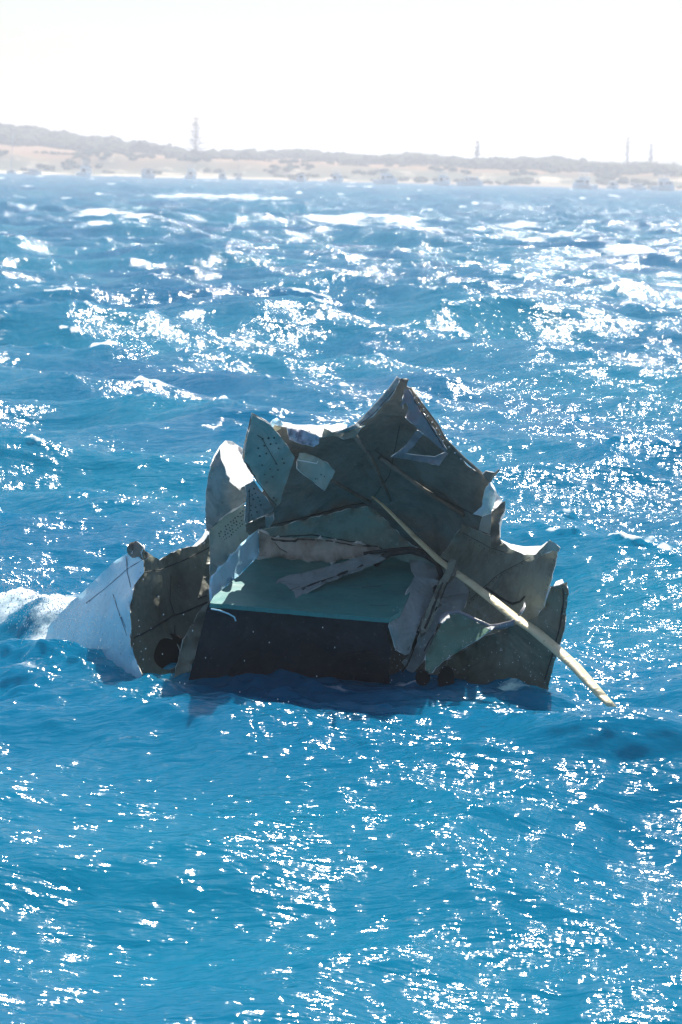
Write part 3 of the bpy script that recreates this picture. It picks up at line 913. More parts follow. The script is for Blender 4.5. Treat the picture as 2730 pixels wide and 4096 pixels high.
# foam: breaking caps put where the photo has them + small random ones on the sharpest crests
cvt = np.percentile(CV[(RR > 25) & (RR < 200)], 99.0)
foam = np.clip((CV / cvt - 1.0) * 1.6 + .28, 0, .6) * (RR > 24)
for (px, py, a, b, st) in ((860, 792, 110, 12, .95), (1010, 802, 110, 8, .75), (700, 800, 90, 6, .6), (1310, 889, 130, 8, .95), (1620, 897, 60, 11, 1.0), (2060, 965, 90, 9, .9), (2250, 958, 150, 10, .7),
                           (2590, 1040, 60, 13, 1.0), (2480, 1030, 90, 8, .8), (390, 875, 110, 8, .9), (30, 1320, 80, 40, .55), (230, 1300, 150, 22, .5), (480, 1180, 60, 14, .6),
                           (20, 2385, 330, 75, 1.2), (230, 2440, 150, 60, 1.05), (110, 2500, 170, 50, .9), (150, 2490, 150, 40, .62), (40, 2620, 220, 90, .62), (-20, 2560, 240, 90, .72), (230, 2575, 120, 60, .6), (20, 2700, 240, 70, .68), (170, 2650, 120, 50, .75), (330, 2720, 90, 26, .6), (450, 2735, 90, 16, .5), (20, 2520, 130, 50, .6), (60, 2650, 90, 60, .4), (2070, 905, 90, 7, .8), (150, 800, 90, 7, .7), (660, 1010, 60, 7, .5),
                           (2400, 740 + 130, 120, 7, .6), (2700, 1100, 90, 9, .5), (1150, 830, 60, 5, .6), (320, 850, 60, 4, .6), (700, 2735, 130, 16, .45), (1560, 2722, 160, 12, .5), (1000, 2760, 300, 12, .4), (620, 2720, 60, 16, .6), (620, 2750, 80, 14, .62), (1000, 2790, 260, 10, .56), (1350, 2785, 120, 9, .6), (1650, 2775, 90, 12, .64), (2000, 2785, 180, 9, .6),
                           (2460, 2850, 60, 14, .5)):
    c = on_water(px, py)
    c1, c2 = on_water(px + a, py), on_water(px, py - b)
    hw = (c1 - c).length
    hd = abs(c2.y - c.y)
    foam = np.maximum(foam, st * .80 * np.exp(-(((X0 - c.x) / hw) ** 2 + ((Y0 - c.y) / hd) ** 2)))
for _ in range(150):
    r_, a_ = rng.uniform(170, 980), rng.uniform(-R(8.4), R(8.4))
    hw_, hd_ = rng.uniform(.7, 2.2) * (.5 + r_ / 700), rng.uniform(1.0, 3.5) * (.5 + r_ / 400)
    k0, k1 = np.searchsorted(rings, (r_ - 3 * hd_, r_ + 3 * hd_))
    q0, q1 = np.searchsorted(fine, (a_ - 3 * hw_ / r_, a_ + 3 * hw_ / r_))
    if k1 > k0 and q1 > q0:
        sx_, sy_ = X0[k0:k1, q0:q1] - r_ * math.sin(a_), Y0[k0:k1, q0:q1] - r_ * math.cos(a_)
        foam[k0:k1, q0:q1] = np.maximum(foam[k0:k1, q0:q1], .8 * np.exp(-(sx_ / hw_) ** 2 - (sy_ / hd_) ** 2))
foam = np.clip(foam, 0, .8)
near = (RR < 80)
Z += foam * near * (samp(T3[1][0], 7.1, X0, Y0) * 3.0 + samp(T2[1][0], 23.7, X0, Y0) * 1.2)
Z += .9 * samp(T2[1][0], 23.7, X0 + 3, Y0 + 5) * np.exp(-((X0 - .1) / 1.9) ** 4 - ((Y0 - 19.0) / .6) ** 2)
Z -= .2 * np.exp(-((X0 - 1.85) / .5) ** 2 - ((Y0 - 18.3) / .6) ** 2)
Z -= .05 * np.exp(-((X0 + 1.1) / .9) ** 4 - ((Y0 - 19.1) / .7) ** 2)
Xw, Yw = X0 + .75 * DX, Y0 + .75 * DY
shore = np.clip((1085 - Y0) / 300, 0, 1)
front = (Y0 > 0)
Zw = Z * np.where(front, np.clip(shore * 3 + .4, 0, 1), 1)
vs = np.stack([Xw, Yw, Zw], -1).reshape(-1, 3)
ii = np.arange(nr - 1)[:, None] * na
jj = np.arange(na)[None, :]
j2 = (jj + 1) % na
q = np.stack([ii + jj, ii + na + jj, ii + na + j2, ii + j2], -1).reshape(-1, 4)
# cap under the camera
vs = np.concatenate([vs, [[0, 0, 0]]])
cap = np.stack([np.full(na, nr * na), np.arange(na), (np.arange(na) + 1) % na], -1)
me = bpy.data.meshes.new('water')
nv, nq = len(vs), len(q)
me.vertices.add(nv)
me.vertices.foreach_set('co', vs.astype(np.float32).ravel())
loops = np.concatenate([q[:, ::-1].ravel(), cap[:, ::-1].ravel()]).astype(np.int32)
me.loops.add(len(loops))
me.loops.foreach_set('vertex_index', loops)
starts = np.concatenate([np.arange(nq) * 4, nq * 4 + np.arange(na) * 3]).astype(np.int32)
me.polygons.add(nq + na)
me.polygons.foreach_set('loop_start', starts)
me.polygons.foreach_set('use_smooth', np.ones(nq + na, bool))
me.update(calc_edges=True)
fa = me.attributes.new('foam', 'FLOAT', 'POINT')
fa.data.foreach_set('value', np.concatenate([foam.ravel(), [0]]).astype(np.float32))

# small wind ripples: every facet of a few centimetres (coarser far out) has its own slight tilt
rc = .5 * (rings[1:] + rings[:-1])
ac = (ang + np.roll(ang, -1)) / 2
ac[-1] = (ang[-1] + 2 * np.pi) / 2
RC, AC = np.meshgrid(rc, ac, indexing='ij')
px_a = .24 / 682


def hsh(a, b, c):
    v = np.sin(a * 127.1 + b * 311.7 + c * 74.7) * 43758.5453
    return v - np.floor(v)


tilt = np.zeros(RC.shape + (2,))
for bi, (r0, r1, npx) in enumerate(((0, 11.5, 3.1), (11.5, 14, 2.7), (14, 17.5, 2.3), (17.5, 23, 1.8), (23, 34, 1.5), (34, 1e9, 1.3))):
    rows = np.where((rc >= r0) & (rc < r1))[0]
    if not len(rows):
        continue
    sl_ = slice(rows[0], rows[-1] + 1)
    gu = -1.0 / (1e-4 * npx * .85 * RC[sl_])
    if r0 >= 34:
        gu = np.log(RC[sl_]) / .0030
    gv = AC[sl_] / (px_a * npx * (1.05 if r0 < 17 else 1.4))
    iu, iv = np.floor(gu), np.floor(gv)
    best = np.full(gu.shape, 1e9)
    bu, bv = np.zeros_like(gu), np.zeros_like(gu)
    for du in (-1, 0, 1):
        for dv in (-1, 0, 1):
            cu, cv_ = iu + du, iv + dv
            d2 = (cu + hsh(cu, cv_, bi + .1) - gu) ** 2 + (cv_ + hsh(cu, cv_, bi + .6) - gv) ** 2
            m_ = d2 < best
            best[m_] = d2[m_]
            bu[m_], bv[m_] = cu[m_], cv_[m_]
    g1 = np.sqrt(-2 * np.log(np.clip(hsh(bu, bv, bi + 3.3), 1e-6, 1)))
    g2 = 2 * np.pi * hsh(bu, bv, bi + 5.9)
    gg = gust(RC[sl_] * np.sin(AC[sl_]), RC[sl_] * np.cos(AC[sl_]), RC[sl_])
    tilt[sl_, :, 0] = g1 * np.cos(g2) * gg
    tilt[sl_, :, 1] = g1 * np.sin(g2) * gg
tv = np.zeros((nq + na, 3), np.float32)
tv[:nq, :2] = tilt.reshape(-1, 2)
ta = me.attributes.new('ripple', 'FLOAT_VECTOR', 'FACE')
ta.data.foreach_set('vector', tv.ravel())
del tilt, RC, AC, tv

mw, t, b = new_mat('sea_water')
co = N(t, 'ShaderNodeTexCoord')
at = N(t, 'ShaderNodeAttribute', attribute_name='foam')
fm_ = N(t, 'ShaderNodeMapping')
fm_.inputs['Scale'].default_value = (.38, 1.0, 1)
t.links.new(co.outputs['Object'], fm_.inputs[0])
a1 = at.outputs['Fac']
for sc, wt in ((.16, .9), (.9, 1.1), (5.0, .8)):
    nf = N(t, 'ShaderNodeTexNoise')
    nf.inputs['Scale'].default_value = sc
    nf.inputs['Detail'].default_value = 8
    nf.inputs['Roughness'].default_value = .7
    t.links.new(fm_.outputs[0], nf.inputs['Vector'])
    k1 = N(t, 'ShaderNodeMath', operation='MULTIPLY_ADD')
    t.links.new(nf.outputs[0], k1.inputs[0])
    k1.inputs[1].default_value = wt
    k1.inputs[2].default_value = -.5 * wt
    k2 = N(t, 'ShaderNodeMath', operation='ADD')
    t.links.new(a1, k2.inputs[0])
    t.links.new(k1.outputs[0], k2.inputs[1])
    a1 = k2.outputs[0]
fr = ramp(t, a1, [(0.0, (0,)), (.42, (0,)), (.62, (.9,))])
# body colour of the bay water, slow patches of turquoise
nb = N(t, 'ShaderNodeTexNoise')
nb.inputs['Scale'].default_value = .12
nb.inputs['Detail'].default_value = 3
t.links.new(co.outputs['Object'], nb.inputs['Vector'])
body = ramp(t, nb.outputs[0], [(0.35, (0.001, 0.100, 0.213)), (0.65, (0.003, 0.143, 0.247))])
colr = mixc(t, fr.outputs[0], body.outputs[0], (.80, .84, .86))
# ripples finer than the mesh
mp = N(t, 'ShaderNodeMapping')
mp.inputs['Rotation'].default_value = (0, 0, R(12))
mp.inputs['Scale'].default_value = (.42, 1.35, 1)
t.links.new(co.outputs['Object'], mp.inputs[0])
bp0 = None
for sc, dist, det in ((1.6, .12, 3), (7.0, .034, 2), (20.0, .010, 1)):
    nn = N(t, 'ShaderNodeTexNoise')
    nn.inputs['Scale'].default_value = sc
    nn.inputs['Detail'].default_value = det
    nn.inputs['Distortion'].default_value = .6
    t.links.new(mp.outputs[0], nn.inputs['Vector'])
    bp = N(t, 'ShaderNodeBump')
    bp.inputs['Strength'].default_value = 1
    bp.inputs['Distance'].default_value = dist
    t.links.new(nn.outputs[0], bp.inputs['Height'])
    if bp0:
        t.links.new(bp0.outputs[0], bp.inputs['Normal'])
    bp0 = bp
t.nodes.remove(b)
rt = N(t, 'ShaderNodeAttribute', attribute_name='ripple')
rv = N(t, 'ShaderNodeVectorMath', operation='MULTIPLY_ADD')
t.links.new(rt.outputs['Vector'], rv.inputs[0])
rv.inputs[1].default_value = (.055, .06, 0)
t.links.new(bp0.outputs[0], rv.inputs[2])
rn = N(t, 'ShaderNodeVectorMath', operation='NORMALIZE')
t.links.new(rv.outputs[0], rn.inputs[0])
# light scattered back from inside the water depends little on the facet's own tilt
vm = N(t, 'ShaderNodeVectorMath', operation='MULTIPLY_ADD')
t.links.new(bp0.outputs[0], vm.inputs[0])
vm.inputs[1].default_value = (.55, .55, .55)
vm.inputs[2].default_value = (0, 0, .45)
vn = N(t, 'ShaderNodeVectorMath', operation='NORMALIZE')
t.links.new(vm.outputs[0], vn.inputs[0])
df = N(t, 'ShaderNodeBsdfDiffuse')
t.links.new(colr, df.inputs['Color'])
t.links.new(vn.outputs[0], df.inputs['Normal'])
gl = N(t, 'ShaderNodeBsdfGlossy')
gl.inputs['Roughness'].default_value = .10
t.links.new(rn.outputs[0], gl.inputs['Normal'])
fs = N(t, 'ShaderNodeFresnel')
fs.inputs['IOR'].default_value = 1.333
t.links.new(rn.outputs[0], fs.inputs['Normal'])
f1 = N(t, 'ShaderNodeMath', operation='MULTIPLY_ADD')     # a wind-roughened sea never mirrors fully, even at grazing angles
t.links.new(fs.outputs[0], f1.inputs[0])
f1.inputs[1].default_value = 1.2
f1.inputs[2].default_value = 1.0
fc = N(t, 'ShaderNodeMath', operation='DIVIDE')
t.links.new(fs.outputs[0], fc.inputs[0])
t.links.new(f1.outputs[0], fc.inputs[1])
fi = N(t, 'ShaderNodeMath', operation='MULTIPLY')
inv = N(t, 'ShaderNodeMath', operation='SUBTRACT')
inv.inputs[0].default_value = 1.0
t.links.new(fr.outputs[0], inv.inputs[1])
t.links.new(fc.outputs[0], fi.inputs[0])
t.links.new(inv.outputs[0], fi.inputs[1])
mx = N(t, 'ShaderNodeMixShader')
t.links.new(fi.outputs[0], mx.inputs[0])
ss = N(t, 'ShaderNodeSubsurfaceScattering', falloff='BURLEY')
t.links.new(colr, ss.inputs['Color'])
ss.inputs['Scale'].default_value = .9
ss.inputs['Radius'].default_value = (.5, .9, 1.0)
t.links.new(vn.outputs[0], ss.inputs['Normal'])
md = N(t, 'ShaderNodeMixShader')
md.inputs[0].default_value = .5
t.links.new(df.outputs[0], md.inputs[1])
t.links.new(ss.outputs[0], md.inputs[2])
t.links.new(md.outputs[0], mx.inputs[1])
t.links.new(gl.outputs[0], mx.inputs[2])
t.links.new(mx.outputs[0], t.nodes['Material Output'].inputs['Surface'])
me.materials.append(mw)
water = bpy.data.objects.new('water', me)
COL.objects.link(water)
tag(water, kind='structure')
del vs, q, X0, Y0, DX, DY, CV, Xw, Yw, RR, AA, dW, calm, foam

# spray thrown up round the wreck
M_drop = plain('spray_water', (.85, .88, .9), .15, 0.02, 1, .8)
mb = MB()
OCT = [(1, 0, 0), (-1, 0, 0), (0, 1, 0), (0, -1, 0), (0, 0, 1), (0, 0, -1)]
OCF = [(0, 2, 4), (2, 1, 4), (1, 3, 4), (3, 0, 4), (2, 0, 5), (1, 2, 5), (3, 1, 5), (0, 3, 5)]


def drop(c, r):
    mb.add([Vector(c) + Vector((x * r * .8, y * r, z * r * 1.3)) for x, y, z in OCT], OCF)


for px, py in ((1014, 2527), (1078, 2570), (979, 2643), (1268, 2705), (823, 2631), (1112, 2757 + 40), (1292, 2510), (1340, 2590), (735, 2458), (634, 2386), (655, 2458), (771, 2523),
               (651, 2616), (584, 2595), (1155, 2807), (314, 2565), (355, 2603), (688, 2700), (960, 2768), (574, 2317), (720, 2730), (740, 2735)):
    drop(P(px, py, random.uniform(17.8, 18.6)), .0048)
for _ in range(1500):
    px = random.triangular(-60, 620, 120)
    py = 2370 + (px / 620) * 200 + random.gauss(0, 60)
    drop(P(px, py, random.uniform(18.8, 20.3)), random.uniform(.002, .006))
for _ in range(170):
    px = random.uniform(1560, 2230)
    py = random.uniform(2420, 2740)
    drop(P(px, py, random.uniform(18.3, 18.8)), random.uniform(.0014, .0034))
tag(mb.build('sea_spray', M_drop), kind='stuff')

# ------------------------------------------------------------------ island
hz_tan = math.tan(ROLL)


def skyline_z(px, py, Y):
    return P(px, py, Y)


SKY = [(-200, 470), (0, 503), (60, 510), (120, 523), (147, 519), (230, 540), (285, 543), (310, 553), (380, 565), (440, 560), (500, 578), (520, 583), (560, 575), (620, 590), (660, 595), (740, 618),
       (800, 620), (910, 617), (945, 618), (974, 611), (1014, 610), (1107, 619), (1160, 605), (1229, 607), (1281, 617), (1403, 626), (1500, 628), (1566, 627), (1635, 622), (1723, 628), (1820, 636),
       (1884, 640), (1971, 638), (2017, 645), (2110, 636), (2168, 640), (2226, 640), (2313, 646), (2377, 659), (2412, 656), (2458, 661), (2505, 675), (2534, 660), (2603, 664), (2691, 666), (2730, 684), (2900, 684)]
YR = 1430.0
skx = [P(x, y, YR) for x, y in SKY]
skX = np.array([p.x for p in skx])
skZ = np.array([p.z for p in skx])


def nz(x, y, s, seed=0.0):
    return noise.noise(Vector((x / s, y / s, seed)))


def land(X, Y):
    """height of the island: beach, low dune bluff, grass slope, scrub ridge"""
    top = max(4.0, float(np.interp(X * YR / max(Y, 1150), skX, skZ)) - 2.2)
    left = 1 / (1 + math.exp((X + 10) / 45))
    y0 = 1098 + 6 * nz(X, 0, 60, 1)
    if Y < y0:
        return -2.5 + 2.5 * max(0, (Y - 1085)) / (y0 - 1085) + .0
    u = Y - y0
    z = min(u * .07, 1.6 + .8 * left)
    bl = 3.6 + 2.4 * left + 1.2 * nz(X, 5, 22, 2)
    if u > 22:
        v = min(1, (u - 22 + 6 * nz(X, Y, 18, 3)) / 26)
        v = max(0, v)
        z += bl * (v * v * (3 - 2 * v)) + 1.0 * nz(X, Y, 9, 4) * min(1, v * 2) * (1 - min(1, max(0, (u - 60) / 60)))
    if u > 50:
        v = min(1, (u - 50) / (YR - y0 - 50))
        z = z + (top - z) * (v ** 1.15)
    if Y > YR:
        z -= (Y - YR) * .015
    return z + .35 * nz(X, Y, 14, 9)


xs = list(np.linspace(-900, -240, 34)[:-1]) + list(np.linspace(-240, 240, 240)) + list(np.linspace(240, 900, 34)[1:])
ys = list(np.linspace(1080, 1200, 70)) + list(np.linspace(1203, 1440, 60)) + list(np.linspace(1450, 2400, 30))
V = [(x, y, land(x, y)) for y in ys for x in xs]
nx_ = len(xs)
F = [(j * nx_ + i, j * nx_ + i + 1, (j + 1) * nx_ + i + 1, (j + 1) * nx_ + i) for j in range(len(ys) - 1) for i in range(nx_ - 1)]
ml, t, b = new_mat('island_ground')
g = N(t, 'ShaderNodeNewGeometry')
sx = N(t, 'ShaderNodeSeparateXYZ')
t.links.new(g.outputs['Position'], sx.inputs[0])
n1 = N(t, 'ShaderNodeTexNoise')
n1.inputs['Scale'].default_value = .07
n1.inputs['Detail'].default_value = 8
n1.inputs['Roughness'].default_value = .65
t.links.new(g.outputs['Position'], n1.inputs['Vector'])
n2 = N(t, 'ShaderNodeTexNoise')
n2.inputs['Scale'].default_value = .022
n2.inputs['Detail'].default_value = 6
t.links.new(g.outputs['Position'], n2.inputs['Vector'])
grass = ramp(t, n1.outputs[0], [(0.35, (.23, .14, .085)), (0.6, (.30, .19, .115)), (.75, (.17, .13, .08))])
scr = ramp(t, n1.outputs[0], [(0.38, (.50, .42, .32)), (0.46, (.15, .15, .11))])
# dune zone by distance inland, wobbling
ya = N(t, 'ShaderNodeMath', operation='MULTIPLY_ADD')
t.links.new(n2.outputs[0], ya.inputs[0])
ya.inputs[1].default_value = 40
t.links.new(sx.outputs[1], ya.inputs[2])
z1 = N(t, 'ShaderNodeMapRange')
z1.inputs[1].default_value = 1150
z1.inputs[2].default_value = 1165
t.links.new(ya.outputs[0], z1.inputs[0])
z0 = N(t, 'ShaderNodeMapRange')
z0.inputs[1].default_value = 1128
z0.inputs[2].default_value = 1136
t.links.new(ya.outputs[0], z0.inputs[0])
xr = N(t, 'ShaderNodeMapRange')
xr.inputs[1].default_value = -95
xr.inputs[2].default_value = 10
t.links.new(sx.outputs[0], xr.inputs[0])
bc = mixc(t, xr.outputs[0], (.70, .60, .45), (.30, .25, .20))
c_ = mixc(t, z0.outputs[0], bc, scr.outputs[0])
c_ = mixc(t, z1.outputs[0], c_, grass.outputs[0])
t.links.new(c_, b.inputs['Base Color'])
b.inputs['Roughness'].default_value = .95
b.inputs['Specular IOR Level'].default_value = .1
isl = put('island', V, F, ml, smooth=True)
tag(isl, kind='structure')

# far pale hill seen behind the ridge
hv, hf = [], []
HX = np.linspace(-500, 700, 90)
for k, yy in enumerate((2100, 2200, 2330, 2500)):
    for x in HX:
        pr = {0: .2, 1: .8, 2: 1, 3: .5}[k]
        c1 = P(1660, 619, 2300)
        base = P(1365 + x / 2300 / FS, 640, 2300).z
        h = base + 7 * math.exp(-((x - c1.x) / 34) ** 2) + 9 * math.exp(-((x - P(1190, 600, 2300).x) / 30) ** 2) * 1.0 + 1.3 * nz(x, yy, 20, 5)
        hv.append((x, yy, h * pr))
for j in range(3):
    for i in range(89):
        hf.append((j * 90 + i, j * 90 + i + 1, (j + 1) * 90 + i + 1, (j + 1) * 90 + i))
tag(put('hills', hv, hf, plain('far_hill', (.13, .14, .09), .95, .3, .02), smooth=True), kind='structure')

# scrub: one wooded mass of many lumpy crowns
M_scrub = plain('scrub_leaves', (.062, .066, .040), .9, .45, .25, .1)
M_scrub2 = plain('tree_leaves', (.055, .062, .042), .9, .45, .4, .1)
M_bark = plain('bark', (.16, .12, .09), .9, .3, 1.5, .1)
bm = bmesh.new()
bmesh.ops.create_icosphere(bm, subdivisions=2, radius=1)
ICO_V = [v.co.copy() for v in bm.verts]
ICO_F = [tuple(v.index for v in f.verts) for f in bm.faces]
bm.free()


def crown(mb, c, r, hgt, leaves=24, seed=0):
    o = Vector((random.random() * 90, random.random() * 90, random.random() * 90))
    vs_ = []
    for v in ICO_V:
        k = 1 + .42 * noise.noise(v * 1.7 + o) + .25 * noise.noise(v * 4.2 + o)
        vs_.append(Vector((v.x * r * k, v.y * r * k, v.z * hgt * k)) + c)
    mb.add(vs_, ICO_F)
    for _ in range(leaves):
        d = Vector((random.gauss(0, 1), random.gauss(0, 1), random.gauss(0, 1) + .4)).normalized()
        k = random.uniform(.9, 1.16)
        p = Vector((d.x * r * k, d.y * r * k, d.z * hgt * k)) + c
        s = random.uniform(.2, .55)
        a = Vector((random.uniform(-1, 1), random.uniform(-1, 1), random.uniform(-1, 1))).normalized() * s
        bb = a.cross(Vector((random.uniform(-1, 1), random.uniform(-1, 1), random.uniform(-1, 1)))).normalized() * s
        mb.add([p - a, p + bb, p + a, p - bb], [(0, 1, 2, 3)])


mb = MB()
for _ in range(3300):
    X = random.uniform(-235, 235) if _ < 2300 else random.choice((-1, 1)) * random.uniform(235, 520)
    left = 1 / (1 + math.exp((X + 60) / 30))
    Y = random.uniform(1270 - 20 * left if X < 40 else 1200, 1450)
    mid = math.exp(-((X + 25) / 55) ** 2)
    if Y < 1320 and random.random() < mid * .9:
        continue
    if Y < 1400 and random.random() < mid * .5:
        continue
    r = random.uniform(2.0, 4.2) * (1.15 if X < -60 else 1)
    crown(mb, Vector((X, Y, land(X, Y) + r * .25)), r, r * random.uniform(.55, .8), 10)
tag(mb.build('coastal_scrub', M_scrub), kind='stuff')
mb = MB()
for _ in range(1500):
    X = random.uniform(-200, 200)
    Y = random.uniform(1106 if X > -40 else 1118, 1165)
    if nz(X, Y, 16, 12) < .02:
        continue
    r = random.uniform(.8, 2.0)
    crown(mb, Vector((X, Y, land(X, Y) + .2)), r, r * .6, 5)
tag(mb.build('dune_bushes', M_scrub), kind='stuff')

# rounded trees on the right
TREES = [(1971, 640, 26, 'low rounded tree right of the middle pine on the hazy shore'), (2110, 637, 44, 'broad rounded tree left of the tallest wooded mound'),
         (2226, 622, 52, 'tallest rounded tree crown of the right-hand shore'), (2300, 640, 40, 'rounded tree on the right flank of the wooded mound'),
         (2412, 655, 48, 'wide low tree crown left of the two right-hand pines'), (2555, 646, 40, 'dark rounded tree between the two right-hand pines'),
         (2660, 659, 42, 'rounded tree at the far right, right of both pines'), (988, 611, 24, 'low flat bush on the skyline right of the big pine'), (440, 562, 30, 'dark rounded tree on the left-hand ridge'),
         (560, 576, 32, 'rounded tree near the low end of the left-hand ridge')]
for px, py, hw, lab in TREES:
    Y = YR - 60
    top = P(px, py, Y)
    rad = hw * FS * Y
    gz = land(top.x, Y)
    tr = empty('rounded_tree', (top.x, Y, gz))
    tag(tr, lab, 'tree', 'rounded trees on the far shore')
    mt = MB()
    hh = max(2.5, (top.z - gz))
    mt.tube([(top.x, Y, gz - .5), (top.x + .2, Y, gz + hh * .35), (top.x, Y, gz + hh * .6)], [.35, .28, .18], 7)
    for s in (-1, 1):
        mt.tube([(top.x, Y, gz + hh * .3), (top.x + s * rad * .4, Y - .4, gz + hh * .6)], [.2, .1], 6)
    mt.build('trunk', M_bark, tr)
    mc = MB()
    for k in range(9):
        q = (k / 8 - .5) * 2
        rr = rad * random.uniform(.32, .45)
        crown(mc, Vector((top.x + q * rad * .7, Y + random.uniform(-2, 2), top.z - rr * .75 - abs(q) ** 2 * hh * .30 + random.uniform(-.4, .2))), rr, rr * .8, 30)
    for k in range(4):
        crown(mc, Vector((top.x + random.uniform(-.5, .5) * rad, Y + random.uniform(-2, 2), gz + hh * .5)), rad * .45, hh * .35, 20)
    mc.build('crown', M_scrub2, tr)


# Norfolk pines: straight trunk, flat tiers of branches
def pine(px, top_py, base_py, Y, width, sparse, label, lean=0):
    tp, bs = P(px, top_py, Y), P(px, base_py, Y)
    gz = land(bs.x, Y)
    X = tp.x
    H = tp.z - gz
    root = empty('norfolk_pine', (X, Y, gz))
    tag(root, label, 'pine tree', 'tall pines on the far shore')
    mt = MB()
    mt.tube([(X, Y, gz - .5), (X + .05, Y, gz + H * .5), (X, Y, gz + H)], [.6, .4, .12], 8)
    mt.build('trunk', M_bark, root)
    mc = MB()
    W = width * FS * Y / 2
    z = gz + H * .06
    vis = bs.z - gz
    while z < gz + H * .985:
        u = (z - gz) / H
        L = W * (.12 + 1.05 * (1 - u) ** .85) * (.55 if random.random() < .3 else random.uniform(.8, 1.2))
        nb_ = 6 if sparse < .5 else 5
        a0 = random.random() * 6
        for k in range(nb_):
            if random.random() < sparse * .45:
                continue
            an = a0 + k * 2 * math.pi / nb_ + random.uniform(-.2, .2)
            l = L * random.uniform(.65, 1.1)
            d = Vector((math.cos(an), math.sin(an), 0))
            p0 = Vector((X, Y, z))
            p1 = p0 + d * l * .55 + Vector((0, 0, -.02 * l))
            p2 = p0 + d * l + Vector((0, 0, .16 * l))
            mc.tube([p0, p1, p2], [.08, .06, .03], 4)
            for q in range(int(4 + l * 3.4)):
                f_ = random.uniform(.25, 1)
                p = p0.lerp(p1, f_ * 2) if f_ < .5 else p1.lerp(p2, f_ * 2 - 1)
                s = random.uniform(.4, .7)
                si = d.cross(Vector((0, 0, 1)))
                e = (d * .5 + si * random.choice((-1, 1)) + Vector((0, 0, random.uniform(-.1, .35)))).normalized() * random.uniform(.5, 1.1)
                up = Vector((0, 0, s * .5))
                mc.add([p - up, p + e - up * .3, p + e + up * .3, p + up], [(0, 1, 2, 3)])
                mc.add([p - si * s * .5, p + e, p + si * s * .5], [(0, 1, 2)])
        z += H * (.046 + .026 * random.random())
    mc.build('crown', M_scrub2, root)


pine(785, 465, 615, 1400, 90, .2, 'tall dark pine standing alone on the left half of the skyline')
pine(680, 573, 612, 1400, 34, .4, 'small flat-topped pine just left of the tallest one')
pine(1912, 562, 640, 1420, 38, .6, 'pale pine right of the middle of the skyline')
pine(2514, 545, 670, 1440, 40, .9, 'thin bare pine, left one of the pair at the right')
pine(2606, 572, 665, 1440, 30, .95, 'faint thinnest pine, right one of the pair at the right')

# houses with white roofs
M_wall = plain('limestone_wall', (.45, .38, .30), .9, .12, .5)
M_roof = plain('white_roof_sheet', (.80, .80, .80), .6, .04, 2)
M_pane = plain('dark_window', (.05, .06, .07), .2, .1, 1, .5)
for px, py, wd, Y, lab in ((2040, 683, 82, 1230, 'long low house with a white roof below the wooded shore'), (2388, 693, 20, 1225, 'tiny white-roofed hut, left of the pair below the wide low tree'),
                           (2428, 696, 26, 1225, 'tiny white-roofed hut, right of the pair below the wide low tree'), (2532, 697, 56, 1225, 'white-roofed house below the left-hand of the two right pines'),
                           (2617, 701, 52, 1225, 'white-roofed house at the right, below the faint right pine'), (2712, 703, 40, 1225, 'white-roofed house cut by the right edge')):
    c = P(px, py, Y)
    W = wd * FS * Y
    gz = min(land(c.x, Y), c.z - 2.2)
    root = empty('white_roofed_house', (c.x, Y, gz))
    tag(root, lab, 'house', 'white-roofed houses on the far shore')
    hw = c.z - .5 - gz
    m = MB()
    m.box((c.x, Y + 3, gz + hw / 2), (W * .94, 6, hw))
    m.build('wall', M_wall, root)
    m = MB()
    z0_, z1_ = c.z - .5, c.z + .75
    m.add([(c.x - W / 2, Y - .7, z0_), (c.x + W / 2, Y - .7, z0_), (c.x + W / 2, Y + 3, z1_), (c.x - W / 2, Y + 3, z1_), (c.x + W / 2, Y + 6.7, z0_), (c.x - W / 2, Y + 6.7, z0_)],
          [(0, 1, 2, 3), (3, 2, 4, 5), (0, 3, 5), (1, 4, 2), (0, 5, 4, 1)])
    m.build('roof', M_roof, root)
    for k in range(max(1, int(W / 3))):
        m = MB()
        m.box((c.x - W * .4 + (k + .5) * W * .8 / max(1, int(W / 3)), Y - .03, gz + hw * .62), (.9, .06, .9))
        m.build('window', M_pane, root)

# ------------------------------------------------------------------ moored boats
M_hull = plain('white_gelcoat', (.78, .79, .80), .3, .03, 1, .5)
M_hullblue = plain('grey_gelcoat', (.42, .47, .55), .35, .04, 1, .5)
M_glass = plain('tinted_glass', (.03, .04, .05), .1, .05, 1, .6)
M_mast = plain('grey_spar', (.45, .46, .48), .4, .05, 1, .5)


def hull_mesh(m, L, W, H, mi=0):
    """boat hull pointing +x: flared sections from pointed stem to square transom"""
    secs = []
    for k in range(9):
        u = k / 8
        x = -L / 2 + L * u
        hw = W / 2 * (1 - max(0, (u - .45) / .55) ** 2.2) * (.9 + .1 * min(1, u * 4))
        sh = H * (1 + .35 * u * u)
        secs.append([(x, -hw, sh), (x, -hw * .82, .25), (x + (.15 if u > .9 else 0), 0, -.35), (x, hw * .82, .25), (x, hw, sh)])
    vs_ = [p for s in secs for p in s]
    fs = []
    for k in range(8):
        for j in range(4):
            a = k * 5 + j
            fs.append((a, a + 5, a + 6, a + 1))
        fs.append((k * 5, k * 5 + 4, k * 5 + 9, k * 5 + 5))
    fs.append((0, 1, 2, 3, 4))
    m.add(vs_, fs, mi)


